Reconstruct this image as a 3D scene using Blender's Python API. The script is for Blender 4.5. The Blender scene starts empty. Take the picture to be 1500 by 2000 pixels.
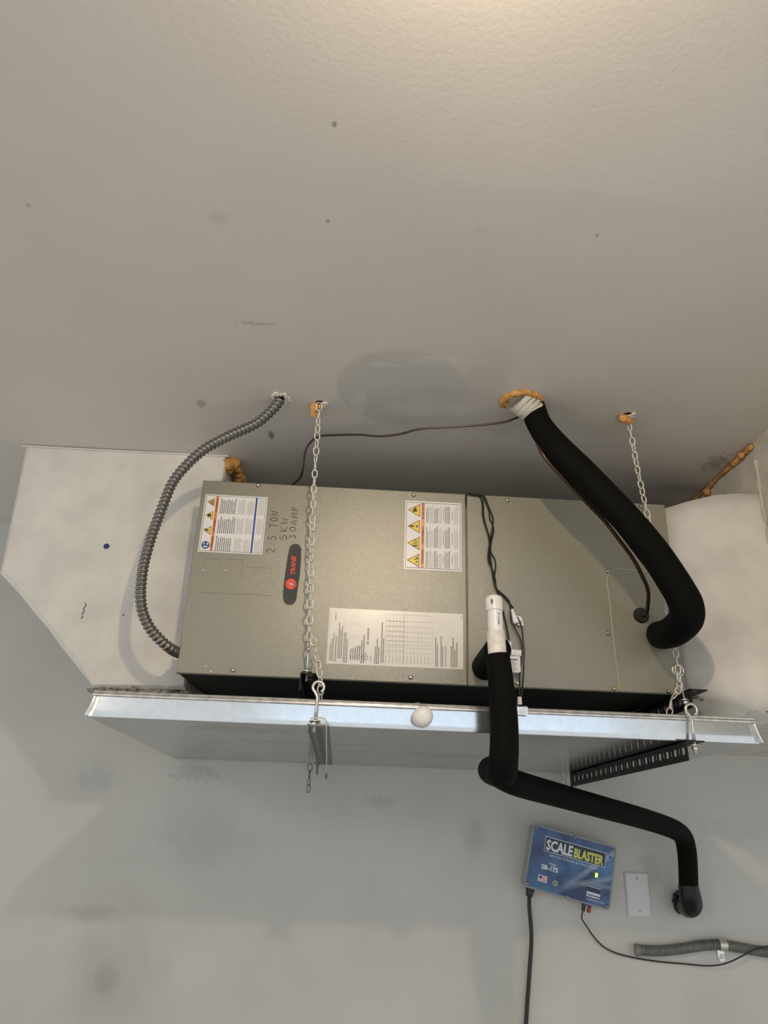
import bpy, math, random
import numpy as np
from mathutils import Vector, Matrix, noise
random.seed(3)
Z0 = 1.95                      # the air handler's bottom edge hangs this high over the floor
sc = bpy.context.scene
col = sc.collection

# ------------------------------------------------------------------ camera
F_PX, YAW, PITCH, ROLL = 1411.74, 0.041187, 0.426106, 0.034684
CAM = np.array([0.386873, -1.651606, -0.32702])
def cam_axes():
    cy, sy = math.cos(YAW), math.sin(YAW); cp, sp = math.cos(PITCH), math.sin(PITCH); cr, sr = math.cos(ROLL), math.sin(ROLL)
    fwd = np.array([sy*cp, cy*cp, sp]); right = np.array([cy, -sy, 0.0]); up = np.cross(right, fwd)
    return right*cr+up*sr, -right*sr+up*cr, fwd
RV, UV, WV = cam_axes()
cd = bpy.data.cameras.new('camera'); cam = bpy.data.objects.new('camera', cd); col.objects.link(cam)
M = Matrix(((RV[0], UV[0], -WV[0]), (RV[1], UV[1], -WV[1]), (RV[2], UV[2], -WV[2])))
cam.matrix_world = Matrix.Translation((CAM[0], CAM[1], CAM[2]+Z0)) @ M.to_4x4()
cd.sensor_fit = 'VERTICAL'; cd.sensor_height = 32.0; cd.lens = F_PX/2000*32.0
cd.clip_start = 0.02; sc.camera = cam

# ------------------------------------------------------------------ light
w = bpy.data.worlds.new('world'); sc.world = w; w.use_nodes = True
wb = w.node_tree.nodes['Background']; wb.inputs[0].default_value = (0.86, 0.88, 0.88, 1); wb.inputs[1].default_value = 0.80
def lamp(name, loc, power, color, r):
    l = bpy.data.lights.new(name, 'POINT'); l.energy = power; l.color = color; l.shadow_soft_size = r
    o = bpy.data.objects.new(name, l); o.location = (loc[0], loc[1], loc[2]+Z0); col.objects.link(o); return o
lamp('ceiling_bulb', (0.492, -1.44, 0.578), 19, (1.0, 0.80, 0.56), 0.022)
lamp('far_warm_fill', (-1.5, -3.2, 0.48), 17, (1.0, 0.87, 0.70), 0.10)  # added warm fill, placed where the pan lip doesn't mirror it
wl = bpy.data.lights.new('window_light', 'AREA'); wl.shape = 'RECTANGLE'; wl.size = 2.6; wl.size_y = 0.9; wl.energy = 3.6; wl.color = (0.48, 0.73, 1.0)
wo = bpy.data.objects.new('window_light', wl); wo.location = (1.1, -4.1, 0.15+Z0); wo.rotation_euler = (math.radians(90), 0, 0); col.objects.link(wo)
sc.view_settings.view_transform = 'Standard'; sc.view_settings.look = 'None'
sc.view_settings.gamma = 1.0; sc.view_settings.exposure = 0.30; sc.view_settings.use_curve_mapping = False

# ------------------------------------------------------------------ measured dimensions (unit frame: x along unit, y into wall, z up)
W_U, H_U = 1.17, 0.478
YP, ZP = -0.118, -0.119        # pan front, pan bottom
WALL = 0.697; CEIL = 0.624; RWX = 1.387
TILT = 0.045                   # the cabinet leans forward at its top by 2.6 degrees
def ray(x, y): return WV + RV*(x-750)/F_PX - UV*(y-1000)/F_PX
def onplane(x, y, n, d):
    r = ray(x, y); n = np.array(n, float); t = (d-CAM@n)/(r@n); q = CAM+r*t
    return Vector((q[0], q[1], q[2]))
def P(x, y, Y): return onplane(x, y, (0, 1, 0), Y)      # point on the vertical plane at depth Y
def C(x, y, dz=0.0): return onplane(x, y, (0, 0, 1), CEIL-dz)  # point on the ceiling
def WL(x, y, off=0.0): return P(x, y, WALL-off)
ca, sa = math.cos(math.atan(TILT)), math.sin(math.atan(TILT))
def PF(x, y, off=0.0):
    """point on the cabinet's front, in the cabinet's own frame"""
    q = onplane(x, y, (0, 1, TILT), 0)
    return Vector((q.x, -off, q.z*ca - q.y*sa))

H_U = (PF(403, 938).z+PF(1293, 985).z)/2
# ------------------------------------------------------------------ materials
mats = {}
def mat(name, color, rough=0.6, metal=0.0, noise_amt=0.0, noise_scale=30, bump=0.0, bump_scale=200, spec=0.5, coat=0.0, emit=None, detail=4, two=None):
    m = bpy.data.materials.new(name); m.use_nodes = True; nt = m.node_tree; b = nt.nodes['Principled BSDF']
    b.inputs['Base Color'].default_value = (*color, 1); b.inputs['Roughness'].default_value = rough; b.inputs['Metallic'].default_value = metal
    b.inputs['Specular IOR Level'].default_value = spec; b.inputs['Coat Weight'].default_value = coat
    if emit: b.inputs['Emission Color'].default_value = (*emit[0], 1); b.inputs['Emission Strength'].default_value = emit[1]
    tc = nt.nodes.new('ShaderNodeTexCoord')
    if noise_amt or two:
        n = nt.nodes.new('ShaderNodeTexNoise'); n.inputs['Scale'].default_value = noise_scale; n.inputs['Detail'].default_value = detail
        nt.links.new(tc.outputs['Object'], n.inputs['Vector'])
        r = nt.nodes.new('ShaderNodeValToRGB'); r.color_ramp.elements[0].position = 0.32; r.color_ramp.elements[1].position = 0.68
        a = two[0] if two else tuple(c*(1-noise_amt) for c in color); c2 = two[1] if two else tuple(min(1, c*(1+noise_amt*0.6)) for c in color)
        r.color_ramp.elements[0].color = (*a, 1); r.color_ramp.elements[1].color = (*c2, 1)
        nt.links.new(n.outputs[0], r.inputs[0]); nt.links.new(r.outputs[0], b.inputs['Base Color'])
    if bump:
        n2 = nt.nodes.new('ShaderNodeTexNoise'); n2.inputs['Scale'].default_value = bump_scale; n2.inputs['Detail'].default_value = 3
        nt.links.new(tc.outputs['Object'], n2.inputs['Vector'])
        bp = nt.nodes.new('ShaderNodeBump'); bp.inputs['Strength'].default_value = bump; bp.inputs['Distance'].default_value = 0.002
        nt.links.new(n2.outputs[0], bp.inputs['Height']); nt.links.new(bp.outputs[0], b.inputs['Normal'])
    mats[name] = m; return m
def add_spots(m, spots, bumpy=None):
    """stains and patches with a shape of their own: (centre, radii, colour, strength, wobble, softness, ring)"""
    nt = m.node_tree; b = nt.nodes['Principled BSDF']; N = nt.nodes.new; L = nt.links.new
    lk = b.inputs['Base Color'].links
    cur = lk[0].from_socket if lk else None
    if cur is None:
        rgb = N('ShaderNodeRGB'); rgb.outputs[0].default_value = b.inputs['Base Color'].default_value; cur = rgb.outputs[0]
    g = N('ShaderNodeTexCoord')
    for (c, r, colr, st, wob, soft, nscale) in spots:
        nz = N('ShaderNodeTexNoise'); nz.inputs['Scale'].default_value = nscale; nz.inputs['Detail'].default_value = 5
        L(g.outputs['Object'], nz.inputs['Vector'])
        sb = N('ShaderNodeVectorMath'); sb.operation = 'SUBTRACT'; L(g.outputs['Object'], sb.inputs[0]); sb.inputs[1].default_value = (c[0], c[1], c[2]+Z0)
        dv = N('ShaderNodeVectorMath'); dv.operation = 'DIVIDE'; L(sb.outputs[0], dv.inputs[0]); dv.inputs[1].default_value = r
        ln = N('ShaderNodeVectorMath'); ln.operation = 'LENGTH'; L(dv.outputs[0], ln.inputs[0])
        ma = N('ShaderNodeMath'); ma.operation = 'MULTIPLY_ADD'; L(nz.outputs[0], ma.inputs[0]); ma.inputs[1].default_value = wob*2; L(ln.outputs['Value'], ma.inputs[2])
        mr = N('ShaderNodeMapRange'); mr.interpolation_type = 'SMOOTHSTEP'
        mr.inputs['From Min'].default_value = 1+wob-soft; mr.inputs['From Max'].default_value = 1+wob+soft
        mr.inputs['To Min'].default_value = st; mr.inputs['To Max'].default_value = 0
        L(ma.outputs[0], mr.inputs['Value'])
        mx = N('ShaderNodeMix'); mx.data_type = 'RGBA'; L(mr.outputs[0], mx.inputs['Factor']); L(cur, mx.inputs['A']); mx.inputs['B'].default_value = (*colr, 1)
        cur = mx.outputs['Result']
    L(cur, b.inputs['Base Color'])

m_ceil = mat('painted_ceiling', (0.68, 0.645, 0.60), 0.55, noise_amt=0.04, noise_scale=3, bump=0.10, bump_scale=140, spec=0.35)
m_wall = mat('painted_wall', (0.55, 0.545, 0.515), 0.6, noise_amt=0.05, noise_scale=4, bump=0.12, bump_scale=120, spec=0.3)
m_plas = mat('white_plaster', (0.68, 0.655, 0.61), 0.75, noise_amt=0.12, noise_scale=9, bump=1.0, bump_scale=28, spec=0.2)
m_rplas = mat('beige_plaster', (0.56, 0.53, 0.46), 0.8, noise_amt=0.14, noise_scale=18, bump=0.6, bump_scale=50, spec=0.2)
m_dust = mat('grey_mortar', (0.30, 0.28, 0.25), 0.9, noise_amt=0.4, noise_scale=60, bump=0.8, bump_scale=90)
m_floor = mat('concrete_floor', (0.50, 0.48, 0.45), 0.7, noise_amt=0.1)
m_cab = mat('cabinet_enamel', (0.245, 0.232, 0.172), 0.25, noise_amt=0.015, noise_scale=400, bump=0.28, bump_scale=450, spec=1.0)
m_cabd = mat('shaded_underside', (0.035, 0.038, 0.032), 0.6)  # darker than the enamel, part of the underside's shade put into the colour
m_gal = mat('galvanised_steel', (0.66, 0.69, 0.72), 0.15, 0.92, noise_amt=0.05, noise_scale=45, bump=0.02, bump_scale=60)
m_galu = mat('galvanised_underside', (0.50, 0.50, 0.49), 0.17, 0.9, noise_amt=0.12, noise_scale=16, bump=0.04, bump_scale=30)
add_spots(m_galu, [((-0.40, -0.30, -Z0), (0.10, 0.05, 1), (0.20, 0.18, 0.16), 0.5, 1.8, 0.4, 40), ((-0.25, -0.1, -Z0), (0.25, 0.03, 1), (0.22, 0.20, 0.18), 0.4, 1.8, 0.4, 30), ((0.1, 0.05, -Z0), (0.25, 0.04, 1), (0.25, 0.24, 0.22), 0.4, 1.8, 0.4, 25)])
m_hem = mat('bright_steel_hem', (0.75, 0.74, 0.72), 0.25, 0.95, noise_amt=0.2, noise_scale=60)
m_blackang = mat('black_angle_steel', (0.008, 0.008, 0.0075), 0.5, 0.0, bump=0.05, spec=0.3)
m_greyang = mat('dull_angle_steel', (0.20, 0.20, 0.195), 0.55, 0.2, noise_amt=0.1)
m_zinc = mat('zinc_chain', (0.74, 0.70, 0.63), 0.42, 0.45, noise_amt=0.15, noise_scale=120)
m_bolt = mat('bolt_steel', (0.60, 0.58, 0.54), 0.32, 0.9)
m_screw = mat('screw_steel', (0.13, 0.12, 0.09), 0.35, 0.7)
m_foam = mat('orange_foam', (0.60, 0.30, 0.075), 0.5, two=((0.42, 0.19, 0.04), (0.70, 0.38, 0.12)), noise_scale=45, bump=0.3, bump_scale=90, spec=0.5)
m_rub = mat('black_foam_rubber', (0.003, 0.0028, 0.0024), 0.75, bump=0.10, bump_scale=350, spec=0.10)
m_blk = mat('black_plastic', (0.010, 0.010, 0.010), 0.35)
m_wire = mat('black_wire', (0.008, 0.008, 0.008), 0.4)
m_cop = mat('dark_copper', (0.055, 0.028, 0.018), 0.28, 0.5)
m_brn = mat('brown_cable', (0.035, 0.020, 0.015), 0.35)
m_tape = mat('beige_tape', (0.55, 0.52, 0.45), 0.6, noise_amt=0.1, bump=0.2)
m_pvc = mat('white_pvc', (0.80, 0.78, 0.76), 0.32, noise_amt=0.03)
m_pvco = mat('stained_pvc', (0.74, 0.71, 0.64), 0.45, noise_amt=0.12, noise_scale=90)
m_wpl = mat('white_plastic', (0.78, 0.78, 0.80), 0.35)
m_flex = mat('flexible_steel', (0.23, 0.22, 0.20), 0.30, 0.85)
m_gflex = mat('grey_flex', (0.13, 0.135, 0.12), 0.5, 0.1, noise_amt=0.25, noise_scale=60)
m_lab = mat('label_white', (0.78, 0.76, 0.74), 0.28, spec=0.4)
m_lab2 = mat('label_cream', (0.80, 0.76, 0.69), 0.25, spec=0.5)
m_ink = mat('ink_black', (0.02, 0.02, 0.02), 0.5)
m_prn = mat('ink_grey', (0.10, 0.095, 0.095), 0.6)
m_prn2 = mat('ink_light_grey', (0.42, 0.39, 0.36), 0.6)
m_org = mat('label_orange', (0.72, 0.20, 0.04), 0.4)
m_orgl = mat('label_pale_orange', (0.80, 0.33, 0.13), 0.4)
m_dred = mat('ink_dark_red', (0.16, 0.012, 0.006), 0.5)
m_yel = mat('label_yellow', (0.85, 0.55, 0.06), 0.4)
m_blu = mat('label_blue', (0.012, 0.06, 0.26), 0.4)
m_red = mat('badge_red', (0.75, 0.05, 0.03), 0.4)
m_bad = mat('badge_grey', (0.045, 0.042, 0.038), 0.45, bump=0.5, bump_scale=900)
m_mark = mat('marker_ink', (0.03, 0.028, 0.022), 0.5)
m_line = mat('pressed_line', (0.12, 0.115, 0.09), 0.5)
m_bead = mat('clear_bead', (0.42, 0.41, 0.36), 0.3)
m_hous = mat('housing_grey', (0.34, 0.33, 0.30), 0.4, spec=0.5)
m_dtext = mat('print_white', (0.70, 0.72, 0.75), 0.4)
m_dyel = mat('print_yellow', (0.62, 0.60, 0.13), 0.4)
m_dnavy = mat('print_navy', (0.008, 0.018, 0.05), 0.3)
m_led = mat('green_light', (0.3, 0.9, 0.1), 0.3, emit=((0.45, 1.0, 0.10), 1.6))
m_plate = mat('plate_white', (0.60, 0.61, 0.63), 0.4)
m_tred = mat('terminal_red', (0.33, 0.015, 0.015), 0.35)
m_green = mat('print_green', (0.16, 0.26, 0.12), 0.5)
m_hole = mat('dark_hole', (0.006, 0.006, 0.006), 0.9)
m_dot = mat('dot_blue', (0.008, 0.03, 0.16), 0.4)

# blue printed face of the wall box: blue clouds with a pale diagonal sweep
def blue_face():
    m = bpy.data.materials.new('blue_print'); m.use_nodes = True; nt = m.node_tree; b = nt.nodes['Principled BSDF']; N = nt.nodes.new; L = nt.links.new
    b.inputs['Roughness'].default_value = 0.18
    tc = N('ShaderNodeTexCoord')
    n = N('ShaderNodeTexNoise'); n.inputs['Scale'].default_value = 13; n.inputs['Detail'].default_value = 2; L(tc.outputs['Object'], n.inputs['Vector'])
    r = N('ShaderNodeValToRGB'); e = r.color_ramp.elements
    e[0].position = 0.35; e[0].color = (0.014, 0.034, 0.12, 1); e[1].position = 0.72; e[1].color = (0.07, 0.19, 0.40, 1)
    L(n.outputs[0], r.inputs[0])
    s = N('ShaderNodeSeparateXYZ'); L(tc.outputs['Object'], s.inputs[0])
    # two sweeps fanning out towards the right edge
    cur = r.outputs[0]
    for (k, c0, wd, stg) in ((0.95, -0.046, 0.016, 0.55), (0.42, -0.052, 0.013, 0.40), (0.12, -0.040, 0.010, 0.30)):
        a = N('ShaderNodeMath'); a.operation = 'MULTIPLY_ADD'; L(s.outputs['X'], a.inputs[0]); a.inputs[1].default_value = -k; L(s.outputs['Z'], a.inputs[2])
        c = N('ShaderNodeMath'); c.operation = 'SUBTRACT'; L(a.outputs[0], c.inputs[0]); c.inputs[1].default_value = c0
        ab = N('ShaderNodeMath'); ab.operation = 'ABSOLUTE'; L(c.outputs[0], ab.inputs[0])
        mr = N('ShaderNodeMapRange'); mr.interpolation_type = 'SMOOTHSTEP'; L(ab.outputs[0], mr.inputs['Value'])
        mr.inputs['From Min'].default_value = 0; mr.inputs['From Max'].default_value = wd; mr.inputs['To Min'].default_value = stg; mr.inputs['To Max'].default_value = 0
        fx = N('ShaderNodeMapRange'); fx.interpolation_type = 'SMOOTHSTEP'; L(s.outputs['X'], fx.inputs['Value'])
        fx.inputs['From Min'].default_value = -0.06; fx.inputs['From Max'].default_value = 0.09
        mu = N('ShaderNodeMath'); mu.operation = 'MULTIPLY'; L(mr.outputs[0], mu.inputs[0]); L(fx.outputs[0], mu.inputs[1])
        mx = N('ShaderNodeMix'); mx.data_type = 'RGBA'; L(mu.outputs[0], mx.inputs['Factor']); L(cur, mx.inputs['A']); mx.inputs['B'].default_value = (0.42, 0.50, 0.58, 1)
        cur = mx.outputs['Result']
    L(cur, b.inputs['Base Color'])
    return m
m_face = blue_face()

# ------------------------------------------------------------------ mesh helpers
class MB:
    def __init__(s): s.v = []; s.f = []
    def add(s, vs, fs):
        o = len(s.v); s.v += [Vector(v) for v in vs]; s.f += [tuple(i+o for i in f) for f in fs]; return s
    def box(s, a, b, xf=None):
        x0, y0, z0 = a; x1, y1, z1 = b
        vs = [Vector(q) for q in ((x0,y0,z0),(x1,y0,z0),(x1,y1,z0),(x0,y1,z0),(x0,y0,z1),(x1,y0,z1),(x1,y1,z1),(x0,y1,z1))]
        if xf: vs = [xf @ v for v in vs]
        return s.add(vs, [(3,2,1,0),(4,5,6,7),(0,1,5,4),(1,2,6,5),(2,3,7,6),(3,0,4,7)])
    def prism(s, poly, d):
        """polygon (3d points) extruded by vector d"""
        n = len(poly); d = Vector(d); ps = [Vector(p) for p in poly]
        return s.add(ps+[p+d for p in ps], [tuple(range(n)), tuple(range(2*n-1, n-1, -1))]+[(i, i+n, (i+1) % n+n, (i+1) % n) for i in range(n)])
    def quad(s, a, b, c, d): return s.add([a, b, c, d], [(0, 1, 2, 3)])
    def tube(s, pts, r, n=12, caps=True, closed=False, squash=None):
        pts = [Vector(p) for p in pts]; m = len(pts)
        rs = r if hasattr(r, '__len__') else [r]*m
        rings = []; up = None
        for i, p in enumerate(pts):
            if closed: t = pts[(i+1) % m]-pts[i-1]
            else: t = pts[min(i+1, m-1)]-pts[max(i-1, 0)]
            if t.length < 1e-9: t = Vector((0, 0, 1))
            t.normalize()
            if up is None: up = t.orthogonal().normalized()
            up = (up - t*up.dot(t))
            if up.length < 1e-6: up = t.orthogonal()
            up.normalize(); sd = t.cross(up)
            rings.append([p+(up*math.cos(2*math.pi*k/n)+sd*math.sin(2*math.pi*k/n))*rs[i] for k in range(n)])
        o = len(s.v)
        for rg in rings: s.v += rg
        e = m if closed else m-1
        for i in range(e):
            j = (i+1) % m
            for k in range(n): s.f.append((o+i*n+k, o+i*n+(k+1) % n, o+j*n+(k+1) % n, o+j*n+k))
        if caps and not closed:
            s.f.append(tuple(o+k for k in range(n-1, -1, -1))); s.f.append(tuple(o+(m-1)*n+k for k in range(n)))
        return s
    def lathe(s, base, axis, prof, n=20):
        """profile of (distance along axis, radius)"""
        base = Vector(base); axis = Vector(axis).normalized(); u = axis.orthogonal().normalized(); v = axis.cross(u); o = len(s.v); m = len(prof)
        for h, r in prof:
            r = max(r, 1e-5)
            s.v += [base+axis*h+(u*math.cos(2*math.pi*k/n)+v*math.sin(2*math.pi*k/n))*r for k in range(n)]
        for i in range(m-1):
            for k in range(n): s.f.append((o+i*n+k, o+i*n+(k+1) % n, o+(i+1)*n+(k+1) % n, o+(i+1)*n+k))
        s.f.append(tuple(o+k for k in range(n-1, -1, -1))); s.f.append(tuple(o+(m-1)*n+k for k in range(n)))
        return s
    def blob(s, c, r, seed=0, lump=0.25, n=16, sc=1.0):
        c = Vector(c); r = r if hasattr(r, '__len__') else (r, r, r); o = len(s.v); m = n//2
        for i in range(1, m):
            th = math.pi*i/m
            for k in range(n):
                ph = 2*math.pi*k/n; d = Vector((math.sin(th)*math.cos(ph), math.sin(th)*math.sin(ph), math.cos(th)))
                q = 1+lump*noise.noise(d*1.7*sc+Vector((seed*7.3, seed*3.1, 0)))*2
                s.v.append(c+Vector((d.x*r[0], d.y*r[1], d.z*r[2]))*q)
        s.v += [c+Vector((0, 0, r[2])), c-Vector((0, 0, r[2]))]
        for i in range(m-2):
            for k in range(n): s.f.append((o+i*n+k, o+(i+1)*n+k, o+(i+1)*n+(k+1) % n, o+i*n+(k+1) % n))
        for k in range(n):
            s.f.append((len(s.v)-2, o+k, o+(k+1) % n)); s.f.append((len(s.v)-1, o+(m-2)*n+(k+1) % n, o+(m-2)*n+k))
        return s
def smooth(pts, step=0.006, vals=None):
    """Catmull-Rom resampling; vals (e.g. radii) are carried along"""
    pts = [Vector(p) for p in pts]; out = []; ov = []
    q = [pts[0]*2-pts[1]]+pts+[pts[-1]*2-pts[-2]]
    for i in range(1, len(q)-2):
        a, b, c, d = q[i-1:i+3]; n = max(2, int((c-b).length/step))
        for k in range(n):
            t = k/n
            out.append(0.5*((2*b)+(c-a)*t+(2*a-5*b+4*c-d)*t*t+(3*b-a-3*c+d)*t**3))
            if vals: ov.append(vals[i-1]*(1-t)+vals[i]*t)
    out.append(pts[-1])
    if vals: ov.append(vals[-1]); return out, ov
    return out
def fillet(pts, rad, seg=7):
    """straight runs with rounded corners"""
    pts = [Vector(p) for p in pts]; out = [pts[0]]
    for i in range(1, len(pts)-1):
        a, b, c = pts[i-1], pts[i], pts[i+1]; R = rad[i-1] if hasattr(rad, '__len__') else rad
        u = (a-b); v = (c-b); k = min(R, u.length*0.48, v.length*0.48); p0 = b+u.normalized()*k; p1 = b+v.normalized()*k
        for j in range(seg+1):
            t = j/seg; out.append(p0*(1-t)**2+b*2*t*(1-t)+p1*t*t)
    out.append(pts[-1]); return out

def tag(o, label=None, cat=None, group=None, kind=None):
    if label: o['label'] = label
    if cat: o['category'] = cat
    if group: o['group'] = group
    if kind: o['kind'] = kind
    return o
def empty(name, loc, label, cat, group=None, rot=None):
    o = bpy.data.objects.new(name, None); col.objects.link(o); o.location = (loc[0], loc[1], loc[2]+Z0)
    o.empty_display_size = 0.05
    if rot: o.rotation_euler = rot
    o['_o'] = tuple(loc); return tag(o, label, cat, group)
ORI = {}
def obj(name, mb, m, parent=None, origin=None, sm=False, local=False):
    """link a mesh; vertices are in the unit frame unless local (then in the parent's own frame)"""
    me = bpy.data.meshes.new(name)
    if parent is None: o3 = Vector(origin) if origin is not None else Vector((0, 0, 0))
    else: o3 = Vector((0, 0, 0)) if local else ORI[parent.name]
    me.from_pydata([tuple(v-o3) for v in mb.v] if origin is not None or parent is not None else [(v.x, v.y, v.z+Z0) for v in mb.v], [], mb.f)
    me.materials.append(m)
    if sm: me.polygons.foreach_set('use_smooth', [True]*len(me.polygons))
    o = bpy.data.objects.new(name, me); col.objects.link(o)
    if sm and sm != 'full':
        try: me.set_sharp_from_angle(angle=math.radians(42))
        except Exception: pass
    if parent is not None: o.parent = parent; ORI[o.name] = o3
    elif origin is not None: o.location = (o3.x, o3.y, o3.z+Z0); ORI[o.name] = o3
    else: ORI[o.name] = Vector((0, 0, 0))
    return o
def thing(name, loc, label, cat, group=None, rot=None):
    o = empty(name, loc, label, cat, group, rot); del o['_o']; ORI[o.name] = Vector(loc); return o
def struct(name, mb, m, parent=None):
    o = obj(name, mb, m, parent); 
    if parent is None: tag(o, kind='structure')
    return o
_tc = {}
def text_mb(mb, s, org, u, v, size, shear=0.0, bold=0.0, align='LEFT', squeeze=1.0):
    """flat lettering: baseline direction u, letter-up direction v"""
    key = (s, round(shear, 2), bold, align)
    if key not in _tc:
        cu = bpy.data.curves.new('t', 'FONT'); cu.body = s; cu.size = 1; cu.shear = shear; cu.offset = bold; cu.align_x = align; cu.resolution_u = 2
        ob = bpy.data.objects.new('t', cu); col.objects.link(ob)
        me = bpy.data.meshes.new_from_object(ob.evaluated_get(bpy.context.evaluated_depsgraph_get()))
        _tc[key] = ([tuple(x.co[:2]) for x in me.vertices], [tuple(p.vertices) for p in me.polygons])
        bpy.data.objects.remove(ob); bpy.data.curves.remove(cu); bpy.data.meshes.remove(me)
    vs, fs = _tc[key]; u = Vector(u); v = Vector(v); org = Vector(org)
    mb.add([org+u*(x*size*squeeze)+v*(y*size) for x, y in vs], fs); return mb

# ------------------------------------------------------------------ the setting
b = MB(); b.box((-2.6, -4.2, CEIL), (2.6, WALL+0.1, CEIL+0.1)); ceiling = struct('ceiling', b, m_ceil)
b = MB(); b.box((-2.6, WALL, -Z0), (2.6, WALL+0.1, CEIL)); wall_back = struct('wall_back', b, m_wall)
b = MB(); b.box((-2.6, -4.2, -Z0-0.1), (2.6, WALL+0.1, -Z0)); floor = struct('floor', b, m_floor)
BR = P(1520, 1391, -0.085); ZB = BR.z
ZBW = WL(1500, 1478).z
b = MB(); b.prism([(RWX, -0.75, ZB), (RWX, WALL, ZBW), (RWX, WALL, CEIL), (RWX, -0.75, CEIL)], (1.0, 0, 0)); wall_right = struct('wall_right', b, m_rplas)

def onc(x, y): p = C(x, y); return (p.x, p.y, p.z)
def onw(x, y): p = WL(x, y); return (p.x, p.y, p.z)
grey = (0.46, 0.45, 0.435); lite = (0.72, 0.70, 0.67); dirt = (0.20, 0.18, 0.15)
add_spots(m_ceil, [
    (onc(785, 762), (0.152, 0.148, 1), (0.52, 0.505, 0.485), 0.60, 0.10, 0.06, 7),
    (onc(800, 775), (0.135, 0.128, 1), (0.58, 0.565, 0.54), 0.60, 0.30, 0.20, 14),
    (onc(880, 805), (0.26, 0.10, 1), grey, 0.32, 0.45, 0.25, 12),
    (onc(955, 730), (0.05, 0.10, 1), grey, 0.22, 0.35, 0.30, 14),
    (onc(1110, 845), (0.17, 0.075, 1), grey, 0.32, 0.5, 0.3, 12),
    (onc(860, 705), (0.09, 0.018, 1), lite, 0.35, 0.8, 0.35, 24),
    (onc(1090, 860), (0.13, 0.035, 1), lite, 0.30, 1.2, 0.3, 26),
    (onc(840, 800), (0.10, 0.035, 1), lite, 0.28, 1.2, 0.3, 22),
    (onc(870, 700), (0.055, 0.006, 1), lite, 0.5, 1.6, 0.4, 45),
    (onc(750, 712), (0.035, 0.008, 1), lite, 0.5, 1.6, 0.4, 45),
    (onc(1150, 800), (0.035, 0.012, 1), lite, 0.45, 1.8, 0.4, 60),
    (onc(1060, 830), (0.030, 0.020, 1), lite, 0.45, 1.8, 0.4, 60),
    (onc(920, 850), (0.10, 0.020, 1), lite, 0.35, 1.8, 0.4, 50),
    (onc(700, 790), (0.014, 0.05, 1), lite, 0.4, 1.6, 0.4, 50),
    (onc(653, 243), (0.0035, 0.005, 1), dirt, 0.7, 0.6, 0.5, 120),
    (onc(425, 425), (0.014, 0.012, 1), (0.54, 0.51, 0.48), 0.55, 0.8, 0.8, 40),
    (onc(640, 432), (0.0035, 0.004, 1), dirt, 0.5, 0.3, 0.6, 60),
    (onc(500, 632), (0.030, 0.006, 1), (0.44, 0.42, 0.40), 0.6, 1.4, 0.5, 80),
    (onc(938, 450), (0.012, 0.008, 1), (0.55, 0.52, 0.49), 0.4, 0.6, 0.8, 40),
    (onc(1166, 460), (0.003, 0.004, 1), dirt, 0.5, 0.3, 0.6, 60),
    (onc(392, 788), (0.010, 0.016, 1), dirt, 0.45, 1.3, 0.4, 70),
    (onc(530, 850), (0.007, 0.020, 1), (0.12, 0.12, 0.12), 0.7, 0.3, 0.4, 60),
    (onc(1398, 905), (0.030, 0.045, 1), (0.26, 0.20, 0.14), 0.6, 1.6, 0.6, 90),
    (onc(1330, 955), (0.07, 0.03, 1), (0.30, 0.25, 0.20), 0.4, 1.6, 0.7, 70),
    (onc(1055, 400), (0.33, 0.030, 1), (0.655, 0.62, 0.58), 0.7, 0.5, 0.3, 8),
    (onc(55, 400), (0.004, 0.005, 1), dirt, 0.4, 0.4, 0.6, 60),
])
add_spots(m_wall, [
    (onw(215, 1900), (0.09, 1, 0.13), (0.40, 0.38, 0.35), 0.5, 0.9, 0.9, 12),
    (onw(205, 1915), (0.030, 1, 0.035), (0.30, 0.28, 0.26), 0.45, 1.0, 0.8, 40),
    (onw(180, 1785), (0.07, 1, 0.018), (0.38, 0.36, 0.34), 0.4, 1.3, 0.7, 35),
    (onw(400, 1640), (0.10, 1, 0.07), (0.42, 0.42, 0.41), 0.5, 1.0, 0.9, 18),
    (onw(925, 1640), (0.025, 1, 0.05), (0.36, 0.37, 0.37), 0.5, 1.0, 0.8, 25),
    (onw(1420, 1625), (0.09, 1, 0.035), (0.42, 0.42, 0.40), 0.35, 1.8, 0.9, 50),
    (onw(1270, 1700), (0.025, 1, 0.05), (0.40, 0.39, 0.37), 0.5, 0.9, 0.4, 30),
    (onw(745, 1565), (0.04, 1, 0.015), (0.40, 0.40, 0.39), 0.5, 1.6, 0.5, 80),
    (onw(380, 1510), (0.06, 1, 0.02), (0.38, 0.38, 0.37), 0.5, 1.7, 0.5, 70),
    (onw(190, 1520), (0.06, 1, 0.03), (0.42, 0.42, 0.41), 0.45, 1.2, 0.7, 40),
    (onw(1400, 1990), (0.12, 1, 0.10), (0.45, 0.45, 0.43), 0.4, 0.9, 0.5, 10),
])
add_spots(m_rplas, [
    ((RWX, -0.03, 0.46), (1, 0.04, 0.03), (0.33, 0.29, 0.22), 0.8, 0.3, 0.1, 12),
])

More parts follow.
